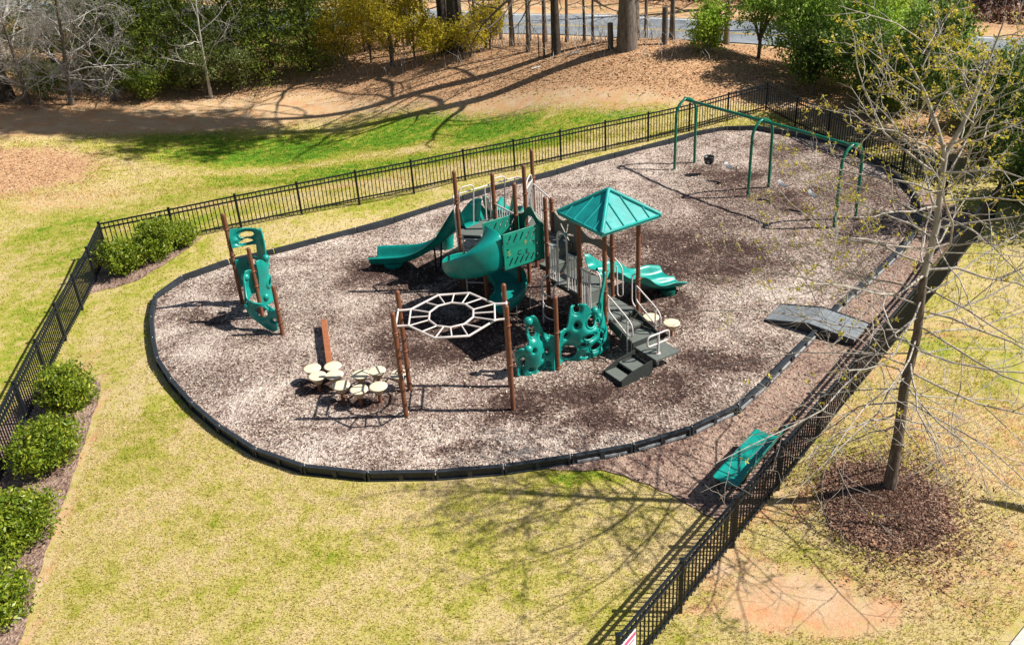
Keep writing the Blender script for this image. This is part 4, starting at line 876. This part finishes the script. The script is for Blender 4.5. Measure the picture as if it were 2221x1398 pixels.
# young tree in front on the right
rg = np.random.default_rng(11)
BX, BY = 6.33, 12.72; BZ = tz(BX, BY)
t = empty('young_tree', (BX, BY, BZ), 0, 'slender young tree with pale bare branches and yellow buds in the mulch mound', 'tree')
trunk = [(0, 0, -.1), (.0, 0, .5), (.01, 0, 1.2), (-.02, .03, 2.2), (.03, 0, 3.2), (0, .05, 4.2), (.07, .05, 5.0), (.05, .1, 5.7), (.04, .1, 6.15)]
RT = [.13, .1, .088, .078, .068, .058, .05, .044, .038]; TV = [Vector(v) for v in trunk]; m = MB(); m.tube(TV[:6], RT[:6], 12, False); m.build('trunk', M['bark_pale'], t); m = MB(); m.tube(TV[5:], RT[5:], 10, False)
m.tube([Vector(v) for v in [(.04, .1, 6.1), (-.12, .14, 6.5), (-.35, .2, 7.0), (-.62, .28, 7.45), (-.85, .3, 7.8)]], [.035, .03, .022, .014, .006], 8, False)
m.tube([Vector(v) for v in [(.04, .1, 6.1), (.22, .12, 6.5), (.38, .15, 7.0), (.5, .2, 7.5), (.6, .2, 8.0)]], [.04, .032, .025, .016, .006], 8, False)
m.build('leader', M['twig'], t)
mb = MB(); tips = []
tp = np.array(trunk)
n = 58
for k in range(n):
    u = (k+.5)/n; z = 1.35+4.95*u; i = int(np.clip(np.searchsorted(tp[:, 2], z)-1, 0, len(tp)-2)); f = (z-tp[i, 2])/(tp[i+1, 2]-tp[i, 2]); q = tp[i]*(1-f)+tp[i+1]*f
    az = k*2.39996+rg.normal()*.25; el = R(-16+42*u**1.3+rg.normal()*6); L = (2.2+1.65*math.sin(math.pi*min(1, u*1.15+.12)))*(.75+.4*rg.random())
    if math.cos(az) < -.2 and .35 < u < .85: L *= 1.15
    if u < .12: L *= .6
    d = np.array([math.cos(az)*math.cos(el), math.sin(az)*math.cos(el), math.sin(el)]); r = .009+.008*rg.random()+.005*(1-abs(u-.5))
    T0 = len(tips); grow(mb, rg, q, d, L, r, 1, tips, .05-.10*(u < .3), (0, 6, 4), .14, 7, .85, (8, 5, 3, 3), .42, .2)
for base, sx in (((-.35, .2, 7.0), -1), ((.38, .15, 7.0), 1)):
    for k in range(9):
        q = np.array(base)+np.array([sx*.25*(k/9-.4), .05, (k/9-.45)*1.6]); az = rg.random()*6.283; el = R(25+25*rg.random())
        grow(mb, rg, q, np.array([math.cos(az)*math.cos(el), math.sin(az)*math.cos(el), math.sin(el)]), .95+.5*rg.random(), .01, 1, tips, .05, (0, 5, 3), .15, 6, .85, (8, 6, 4, 3), .42, .2)
mb.build('branches', M['twig'], t)
bc = []
for pts, dd in tips:
    P = np.array(pts); h = P[:, 2].mean()
    prob = np.clip((h-3.0)/2.2, 0, .6)
    if rg.random() > prob: continue
    for _ in range(2):
        i = rg.integers(0, len(P)-1); f = rg.random()
        for _q in range(4): bc.append(P[i]*(1-f)+P[i+1]*f+rg.normal(size=3)*.022)
V, F, rn = leaf_quads(np.array(bc), .05, rg, .5); np_mesh('buds', V, F, M['bud'], rn, t)

def crown_pts(rg, lobes, n, clumps, cs=.22, shell=.55):
    """leaf centres in small clumps through the volume of several ellipsoidal lobes"""
    W = np.array([l[3]*l[4]*l[5] for l in lobes]); W = W/W.sum(); out = []
    for l, w_ in zip(lobes, W):
        c = np.array(l[:3]); rr_ = np.array(l[3:6]); k = max(3, int(clumps*w_)); d = rg.normal(size=(k, 3)); d /= np.linalg.norm(d, axis=1)[:, None]
        rad = shell+(1-shell)*rg.random(k)**.6; rad *= (.82+.3*rg.random(k)); cc = c+d*rad[:, None]*rr_
        m_ = max(1, int(n*w_/k)); sc = cs*(.6+.8*rg.random(k)); out.append((cc[:, None]+rg.normal(size=(k, m_, 3))*sc[:, None, None]*np.array([1, 1, .7])).reshape(-1, 3))
    return np.concatenate(out)
# round shrubs by the left fence and in the corner
def shrub(x, y, r, h, seed, label, group='shrubs along the left fence'):
    rg = np.random.default_rng(seed); z = tz(x, y)
    t = empty('shrub', (x, y, z), rg.random()*6, label, 'shrub', group)
    lobes = [(0, 0, h*.5, r*.8, r*.8, h*.5)]+[(math.cos(a_)*r*.45, math.sin(a_)*r*.45, h*(.4+.2*rg.random()), r*.52, r*.52, h*.42) for a_ in (0.3, 1.7, 2.9, 4.1, 5.3)]
    P = crown_pts(rg, lobes, int(9500*r/.8), int(200*r/.8), .085, .5); P = P[P[:, 2] > .04]
    V, F, rn = leaf_quads(P, .082, rg, .42); zz = np.repeat(P[:, 2], 4)/h; np_mesh('foliage', V, F, M['shrub'], np.clip(rn*.75+.3*(rg.random(len(P)).repeat(4) < .25), 0, 1), t)
    m = MB()
    for k in range(7): a_ = rg.random()*6.28; m.tube([(0, 0, -.02), (math.cos(a_)*r*.3, math.sin(a_)*r*.3, h*.45), (math.cos(a_)*r*.6, math.sin(a_)*r*.6, h*.8)], [.014, .01, .005], 5, False)
    m.build('stems', M['bark'], t); return t
shrub(-10.85, 24.5, .62, 1.0, 1, 'leafy green shrub in the back left corner of the fence, the left of two', 'shrubs in the fence corner')
shrub(-10.05, 25.05, .6, 1.25, 2, 'taller leafy shrub next to the corner shrub, right of it', 'shrubs in the fence corner')
shrub(-9.5, 25.75, .42, .7, 12, 'low yellow green shrub at the right end of the corner bed', 'shrubs in the fence corner')
shrub(-9.9, 17.75, .66, 1.0, 3, 'farthest shrub of the row in the left bed, beside a patch of bare clay')
shrub(-9.5, 15.6, .8, .95, 4, 'widest shrub of the left row, second from its far end')
shrub(-9.15, 13.3, .85, 1.0, 5, 'third shrub of the left row, cut by the picture edge')
shrub(-8.72, 11.45, .72, .9, 6, 'nearest shrub of the left row, in the bottom corner')

# woodland
def bare_tree(x, y, H, r, seed, label, name='oak_tree', mat='bark', kids=(7, 5, 4, 3), lean=(0, 0), first=.22, group=None, twig=None, spread=1.0, shrink=.5):
    rg = np.random.default_rng(seed); z = tz(x, y); t = empty(name, (x, y, z), 0, label, 'tree', group)
    m = MB(); k = 9; pts = [np.array([lean[0]*u+.12*math.sin(u*5+seed)*u, lean[1]*u, H*u]) for u in np.linspace(0, 1, k)]; pts[0][2] = -.3
    rad = [r*(1.35 if i == 0 else 1)*(1-.85*(i/(k-1))) for i in range(k)]; m.tube([Vector(p) for p in pts], rad, 12, False); m.build('trunk', M[mat], t)
    m = MB(); tips = []
    for j in range(kids[0]*2):
        u = first+(1-first)*(j+.3*rg.random())/(kids[0]*2); q = np.array([np.interp(u*H, [p[2] for p in pts], [p[c] for p in pts]) for c in range(3)])
        az = j*2.4+seed; el = R(12+40*u+rg.normal()*8); L = H*.42*(1.1-u*.75)*(.7+.5*rg.random())*spread
        grow(m, rg, q, np.array([math.cos(az)*math.cos(el), math.sin(az)*math.cos(el), math.sin(el)]), L, r*(1-.8*u)*.42, 1, tips, .04, kids, .2, 7, .9, (8, 6, 4, 3, 3), shrink, .25)
    m.build('branches', M[twig or mat], t); return t
bare_tree(5.72, 41.1, 19, .36, 3, 'thick grey oak on top of the leafy bank, the widest trunk there', kids=(7, 6, 4, 3))
pine2 = bare_tree(6.25, 43.0, 27, .24, 8, 'second grey trunk close behind the thick oak on the bank', kids=(5, 4, 3))
bare_tree(-1.85, 48.4, 15, .42, 5, 'dark thick trunked tree rising among the yellow shrubs', mat='bark_dark', kids=(7, 5, 4, 3))
bare_tree(-2.5, 49.2, 13, .3, 15, 'dark trunk half hidden just left of the thick dark tree', mat='bark_dark', kids=(5, 4, 3))
pine3 = bare_tree(2.8, 43.2, 26, .17, 21, 'slim dark leaning tree on the bank, left of the thick oak', mat='bark_dark', kids=(5, 4, 3), lean=(-.2, 0))
DL = [(-.8, -.6), (1.4, -1.2), (.5, -.8)]
bare_tree(-24.6, 47.4, 11, .45, 31, 'dark broad trunk at the far left edge of the woods', mat='bark_dark', kids=(6, 5, 4), twig='bark_dead')
bare_tree(-23.2, 46.8, 7, .11, 33, 'dead tree with a tangle of pale grey twigs above the far left bank', name='dead_tree', mat='bark', twig='bark_dead', kids=(12, 8, 6, 4), first=.1, spread=1.45, lean=DL.pop())
bare_tree(-21.2, 47.0, 7, .13, 37, 'second pale grey dead tree, right of the dead tree at the far left', name='dead_tree', mat='bark', twig='bark_dead', kids=(12, 8, 6, 4), first=.1, spread=1.45, lean=DL.pop())
bare_tree(-25.0, 45.2, 7, .12, 39, 'pale grey dead tree at the very edge of the picture', name='dead_tree', mat='bark', twig='bark_dead', kids=(12, 8, 6, 4), first=.1, spread=1.45, lean=DL.pop())
bare_tree(-19.3, 47.9, 6, .1, 43, 'small dead tree with pale twigs just left of the first cedar', name='dead_tree', mat='bark', twig='bark_dead', kids=(12, 7, 5, 4), first=.1, spread=1.4, lean=(-1.3, -.7))
bare_tree(-14.6, 48.2, 7, .08, 41, 'thin pale dead tree among the cedars, leaning towards the grass', name='dead_tree', mat='bark_dead', kids=(6, 5, 4, 3), first=.2, lean=(.6, -1), spread=1.3)
# high crowns of the two tallest trees (above the picture; they shade the bank)
for tr, mm, cy_, nn_ in ((pine2, 'darkev', 19.5, 15000), (pine3, 'darkev', 20, 15000)):
    rg = np.random.default_rng(77); L_ = [(rg.normal()*1.8, rg.normal()*2.2-2., cy_+rg.uniform(-6, 7), 1.6, 1.6, .8) for _ in range(26)]
    P = crown_pts(rg, L_, nn_, 240, .3, .3); V, F, rn = leaf_quads(P, .26, rg, .5); np_mesh('crown', V, F, M[mm], rn, tr)
# slim bare saplings: one kind, copied
slim0 = [bare_tree(1.6, 45.0, 8.5, .09, 51, None, name='slim_tree', kids=(5, 4, 3)), bare_tree(.9, 47.5, 9.5, .12, 52, None, name='slim_tree', kids=(5, 4, 3)), bare_tree(4.4, 46.5, 9, .07, 53, None, name='slim_tree', kids=(4, 4, 3), mat='bark_dark')]
for s_o in slim0: prop(s_o, 'slim bare grey tree between the back fence and the road', 'tree', 'slim bare trees before the road')
sl_all = list(slim0)
for i, (x, y) in enumerate([(3.6,47.2),(2.6,48.6),(5.0,48.4),(7.3,46.0),(8.3,44.6),(-.4,48),(-.9,50.5),(6.4,47.5),(1.9,50),(7.9,42.2),(-3.6,50.5),(-5.3,49),(-4.6,52),(10.6,43.5),(-7,52),(.4,51.5)]):
    c = copy_tree(slim0[i % 3]); c.location = (x, y, tz(x, y)); c.rotation_euler = (0, 0, i*1.7); c.scale = (1, 1, .85+.06*(i % 5)); sl_all.append(c)
for i, c in enumerate(sorted(sl_all, key=lambda o_: o_.location.x/o_.location.y)): c['label'] = 'slim bare tree between the bank and the road, '+ordw(i)+' from the left'
far0 = [bare_tree(4, 63, 13, .2, 61, None, name='woodland_tree', kids=(5, 4, 3), mat='bark_dark'), bare_tree(9, 60, 14, .28, 62, None, name='woodland_tree', kids=(5, 4, 3))]
for s_o in far0: prop(s_o, 'bare woodland tree on the far side of the road', 'tree', 'bare trees across the road')
rg = np.random.default_rng(7); fr_all = list(far0)
for i in range(52):
    x = -22+i*1.05+rg.normal()*.8; y = line_y(x, ROADF)+3+rg.random()*13
    c = copy_tree(far0[i % 2]); c.location = (x, y, tz(x, y)-.1); c.rotation_euler = (0, 0, i*1.3); s_ = .6+.6*rg.random(); c.scale = (s_*.9, s_*.9, s_); fr_all.append(c)
for i, c in enumerate(sorted(fr_all, key=lambda o_: o_.location.x/o_.location.y)): c['label'] = 'bare woodland tree on the far side of the road, '+ordw(i)+' from the left'
bare_tree(21.3, 49.2, 12, .3, 71, 'leaning grey trunk across the road at the upper right', lean=(1.2, 0), kids=(5, 4, 3))

def leafy(name, x, y, H, lobes, n, clumps, size, mat, seed, label, group=None, cat='tree', cs=.25, aspect=.5, trunk_r=.09, shell=.5, flat=0, tm='bark'):
    rg = np.random.default_rng(seed); t = empty(name, (x, y, tz(x, y)), 0, label, cat, group)
    P = crown_pts(rg, lobes, n, clumps, cs, shell); P = P[P[:, 2] > .08]; V, F, rn = leaf_quads(P, size, rg, aspect, flat); np_mesh('crown', V, F, M[mat], np.clip(rn+rg.normal(size=len(P)).repeat(4)*.05, 0, 1), t)
    m = MB(); m.tube([(0, 0, -.2), (.05, 0, H*.4), (-.05, .05, H*.85)], [trunk_r*1.2, trunk_r, trunk_r*.3], 8, False)
    for l in lobes: m.tube([(0, 0, H*.15), (l[0]*.5, l[1]*.5, (H*.2+l[2])*.5), (l[0], l[1], l[2])], [trunk_r*.6, trunk_r*.4, trunk_r*.15], 6, False)
    for k in range(14): l = lobes[k % len(lobes)]; d = unit(rg.normal(size=3)); m.tube([(l[0]*.6, l[1]*.6, l[2]*.8), (l[0]+d[0]*l[3]*.8, l[1]+d[1]*l[4]*.8, l[2]+d[2]*l[5]*.8)], [trunk_r*.3, .008], 4, False)
    m.build('trunk', M[tm], t); return t
def cedar(x, y, H, rb, seed, label, group='dark cedars in the left woods', n=13000):
    rg = np.random.default_rng(seed); t = empty('cedar_tree', (x, y, tz(x, y)), 0, label, 'tree', group); out = []; m = MB(); m.tube([(0, 0, -.2), (0, 0, H*.95)], [.14, .02], 8, False)
    nb = 95
    for k in range(nb):
        u = (k+.5)/nb; z = H*(.05+.92*u); L = rb*(1-u*.8)*(.7+.5*rg.random()); az = k*2.4; e = np.array([math.cos(az), math.sin(az), .12-.2*rg.random()])
        m.tube([(0, 0, z), tuple(np.array([0, 0, z])+e*L*.95)], [.022, .006], 4, False)
        q = rg.random((int(n/nb), 1))**.55; base = np.array([0, 0, z])+e*L*q; out.append(base+rg.normal(size=(len(q), 3))*np.array([.24, .24, .13])*(.5+q)+np.array([0, 0, -.12])*q)
    P = np.concatenate(out); P = P[P[:, 2] > .05]; V, F, rn = leaf_quads(P, .17, rg, .3); np_mesh('crown', V, F, M['cedar'], rn, t); m.build('trunk', M['bark_dark'], t); return t
CED = [(-19.6,49.6,10,2.3),(-17.7,49.2,8,2.0),(-15.9,49.8,10,2.4),(-13.6,50.2,10,2.4),(-11.6,49.8,10,2.4),(-9.7,50.4,9,2.1),(-16.9,52.6,11,2.5),(-13.4,53.4,11,2.6),(-21.6,52.6,10,2.6),(-10,54.2,9,2.3),(-18.9,55.8,11,2.6),(-15.2,57.2,11,2.6),(-11.6,57.6,10,2.6),(-24.5,53.6,11,2.8),(-27.2,51.6,11,2.8),(-22.6,57.4,11,2.8),(-27,57,11,2.8),(-30,53,11,2.8),(-8,57.4,8,2.2),(-19,60,11,2.8),(-14,61,11,2.8),(-24.6,61,11,2.8)]
CL = ['leftmost dark cedar behind the pale dead twigs', 'short dark cedar second from the left along the wood edge', 'dark cedar in the middle of the front row, third from the left', 'fourth dark cedar of the front row', 'dark cedar standing where the shade meets the bare soil', 'dark cedar beside the first yellow shrub']
c0 = {}; cd_all = []
for i, (x, y, H, rb) in enumerate(CED):
    if i < 6: cedar(x, y, H, rb, 80+i, CL[i])
    else:
        if 'b' not in c0: c0['b'] = cedar(x, y, H, rb, 99, 'dark cedar deeper in the left woods, behind the front row', 'cedars deeper in the left woods', 10000)
        else: c = copy_tree(c0['b']); c.location = (x, y, tz(x, y)); c.rotation_euler = (0, 0, i*1.1); c.scale = (1, 1, H/11); cd_all.append(c)
cd_all.append(c0['b'])
for i, c in enumerate(sorted(cd_all, key=lambda o_: o_.location.x/o_.location.y)): c['label'] = 'dark cedar behind the front row of the left woods, '+ordw(i)+' from the left'
def lobes_of(rg, r, h, k=6, base=.35):
    return [(0, 0, h*.55, r*.6, r*.6, h*.42)]+[(math.cos(a_*1.05+rg.random())*r*.55, math.sin(a_*1.05+rg.random())*r*.55, h*(base+.5*rg.random()), r*.45, r*.45, h*.22) for a_ in range(k)]
YS = [(-7.9,50.2,1.6,3.8,'leftmost yellow leafed shrub beside the cedars'),(-6.5,50.2,1.8,4.4,'tall yellow shrub, second of the yellow row'),(-5.2,48.7,1.5,3.6,'yellow shrub at the middle of the yellow row'),(-4.1,48.8,1.6,3.8,'yellow shrub just left of the thick dark trunk'),
      (-3.0,47.6,1.1,2.2,'low yellow shrub in front of the thick dark trunk'),(-1.15,46.4,1.1,2.0,'bright yellow shrub to the right of the thick dark trunk'),(-.2,47.2,1.0,2.4,'small yellow shrub at the right end of the yellow row'),(-7.2,53.2,2,5,'tall olive shrub behind the yellow row'),(-4.9,52.2,1.8,5,'olive shrub behind the yellow row by the road')]
for i, (x, y, r, h, lb) in enumerate(YS):
    rg = np.random.default_rng(200+i); leafy('spring_shrub', x, y, h, lobes_of(rg, r, h), int(3600*r), int(150*r), .13, 'olive', 200+i, lb, 'yellow shrubs at the wood edge', 'shrub', .16, .4, .05, .3)
for i, (x, y, r, h, lb) in enumerate([(-15.0,48.6,1.3,3.2,'grey green leafy shrub tangled with dead twigs in front of the cedars'),(-13.2,48.9,1.1,2.4,'low grey green shrub at the cedar feet'),(-17.8,47.9,1.0,1.6,'small bright green cedar like shrub at the far left bank'),(-22.6,47.6,1.2,1.9,'bright green shrub by the dark trunk at the far left'),(-20.6,51.2,1.8,5,'leafy green tree behind the dead twigs')]):
    rg = np.random.default_rng(230+i); leafy('woodland_shrub', x, y, h, lobes_of(rg, r, h), int(3800*r), int(110*r), .13, 'privet' if i in (0, 1, 4) else 'cedar', 230+i, lb, 'green shrubs at the wood edge', 'shrub', .18, .45, .05, .35)
LA = [(8.95,39.9,.85,2.6,'lime','small lime green tree standing alone on the bank, behind the first swing arch'),(11.2,40.2,1.3,4.6,'laurel','glossy green tree left of the evergreen mass'),(12.2,37.6,1.35,4.4,'laurel','glossy green tree nearest the fence corner'),(13.2,39.0,1.6,5.6,'laurel','tall glossy evergreen right of the fence corner'),
      (13.9,35.8,1.5,4.6,'laurel','glossy evergreen leaning over the fence corner'),(14.9,36.9,1.7,5.6,'lime','bright lime green tree top at the upper right'),(15.3,33.2,1.5,4.2,'laurel','wide glossy evergreen behind the right arch of the swings'),(16.0,34.3,1.5,3.4,'laurel','glossy evergreen below the lime tree top'),
      (14.6,30.8,1.6,4.8,'darkev','dark evergreen behind the fence and the young tree'),(15.6,27.8,1.6,4.2,'darkev','dark evergreen by the fence at the right picture edge'),(17.6,31.0,1.6,2.4,'darkev','broad dark evergreen at the far right'),(17.6,27.5,1.5,3.0,'darkev','dark evergreen behind the one by the right picture edge'),(12.1,35.6,1.1,2.8,'darkev','low dark evergreen just outside the fence corner'),(13.3,33.1,1.3,3.6,'darkev','low dark evergreen right behind the shaded fence'),(15.2,24.9,1.1,2.2,'darkev','lowest dark evergreen near the right fence corner'),(15.3,23.4,1.5,6.4,'darkev','tall dark evergreen at the right edge, shading the wood chips by the last swing arch')]
for i, (x, y, r, h, mt, lb) in enumerate(LA):
    rg = np.random.default_rng(260+i); big = i > 0; leafy('evergreen_tree' if big else 'lime_tree', x, y, h, lobes_of(rg, r, h, 8, .2), int(6500*r), int(190*r), .125, mt, 260+i, lb, 'evergreens beyond the fence corner' if big else None, 'tree', .17, .5, .07, .55 if big else .3)
# right side: yellow green tree at the picture edge by the road
rg = np.random.default_rng(300); leafy('spring_tree', 20.3, 35.0, 3.2, lobes_of(rg, 1.1, 3.2), 1500, 50, .14, 'olive', 300, 'yellow green tree by the road at the upper right edge', None, 'tree', .25, .4, .08, .3)
# old fence posts with wire on the bank
for i, (x, y, h, r, lb) in enumerate([(5.05,41.5,1.1,.13,'weathered grey fence post standing beside the thick oak'),(7.35,41.2,1.55,.13,'weathered fence post with a cross rail, right of the thick oak'),(2.25,43.3,.95,.05,'thin weathered stake on the bank left of the slim dark tree'),(2.0,43.2,1.1,.03,'thinnest stake on the bank')]):
    m = MB(); m.tube([(0, 0, -.2), (.01, 0, h*.5), (0, 0, h)], [r, r*.97, r*.9], 10); o = m.build('fence_post', M['wood']); o.location = (x, y, tz(x, y)); prop(o, lb, 'fence post')
# undergrowth: uncountable thin twigs on the bank and across the road
m = MB(); rg = np.random.default_rng(400)
for i in range(2600):
    if i < 900: x = rg.uniform(-22, 9); y = line_y(x, LITTER)+2.5+rg.random()*9; 
    else: x = rg.uniform(-24, 30); y = line_y(x, ROADF)+3.0+rg.random()*12
    z = tz(x, y); a_ = rg.random()*6.28; h = .4+1.3*rg.random()**2; l = rg.random()*h
    m.tube([(x, y, z-.02), (x+math.cos(a_)*l*.4, y+math.sin(a_)*l*.4, z+h*.6), (x+math.cos(a_+.4)*l, y+math.sin(a_+.4)*l, z+h)], [.012, .009, .004], 3, False)
prop(m.build('undergrowth', M['bark_dead']), kind='stuff', label='bare brown twigs of the woodland floor')
x = rng.uniform(-24, 32, 60000); y = line_y(x, ROADF)+3.5+rng.random(60000)*14
V, F, rn = leaf_quads(np.c_[x, y, tz(x, y)+.05+.5*rng.random(60000)**3], .22, rng, .6, .4); prop(np_mesh('leaf_litter', V, F, M['litter_dark'], rn), kind='stuff', label='red brown leaves on the ground across the road')
# fallen limbs
for i, (x, y, L, a_, lb) in enumerate([(3.3,42.2,3.2,.45,'long bare fallen limb lying by the weathered post'),(1.6,42.3,2.4,.2,'fallen branch on the leafy bank')]):
    rg = np.random.default_rng(500+i); m = MB(); grow(m, rg, np.array([0, 0, .1]), np.array([math.cos(a_), math.sin(a_), .12]), L, .05, 1, [], 0, (0, 4, 3), .1, 7, .8); o = m.build('fallen_branch', M['bark_dead']); o.location = (x, y, tz(x, y)); prop(o, lb, 'branch')
# unseen leaning blade added beyond the right edge to cast a lawn shadow
t = empty('shadow_caster', (11.86, 10.1, tz(11.86, 10.1)), 0, 'slim leaning unseen blade added to cast the shadow tip on the right lawn', 'shadow caster')
tp_ = Vector((-1.56, 2.14, 3.0)); m = MB(); m.tube([(0, 0, 0), tp_], [.016, .008], 8); m.build('shadow_pole', M['black'], t)
m = MB(); A_ = tp_*.62; Bv = tp_; w_ = Vector((.13, .17, -.1)); P = [A_, A_.lerp(Bv, .35)+w_, A_.lerp(Bv, .7)+w_*.8, Bv, A_.lerp(Bv, .5)]; m.add(P+[p+Vector((.004, -.004, .004)) for p in P], [(0, 1, 2, 3, 4), (9, 8, 7, 6, 5)]+[(i, (i+1) % 5+0, (i+1) % 5+5, i+5) for i in range(5)]); m.build('shadow_blade', M['white'], t)
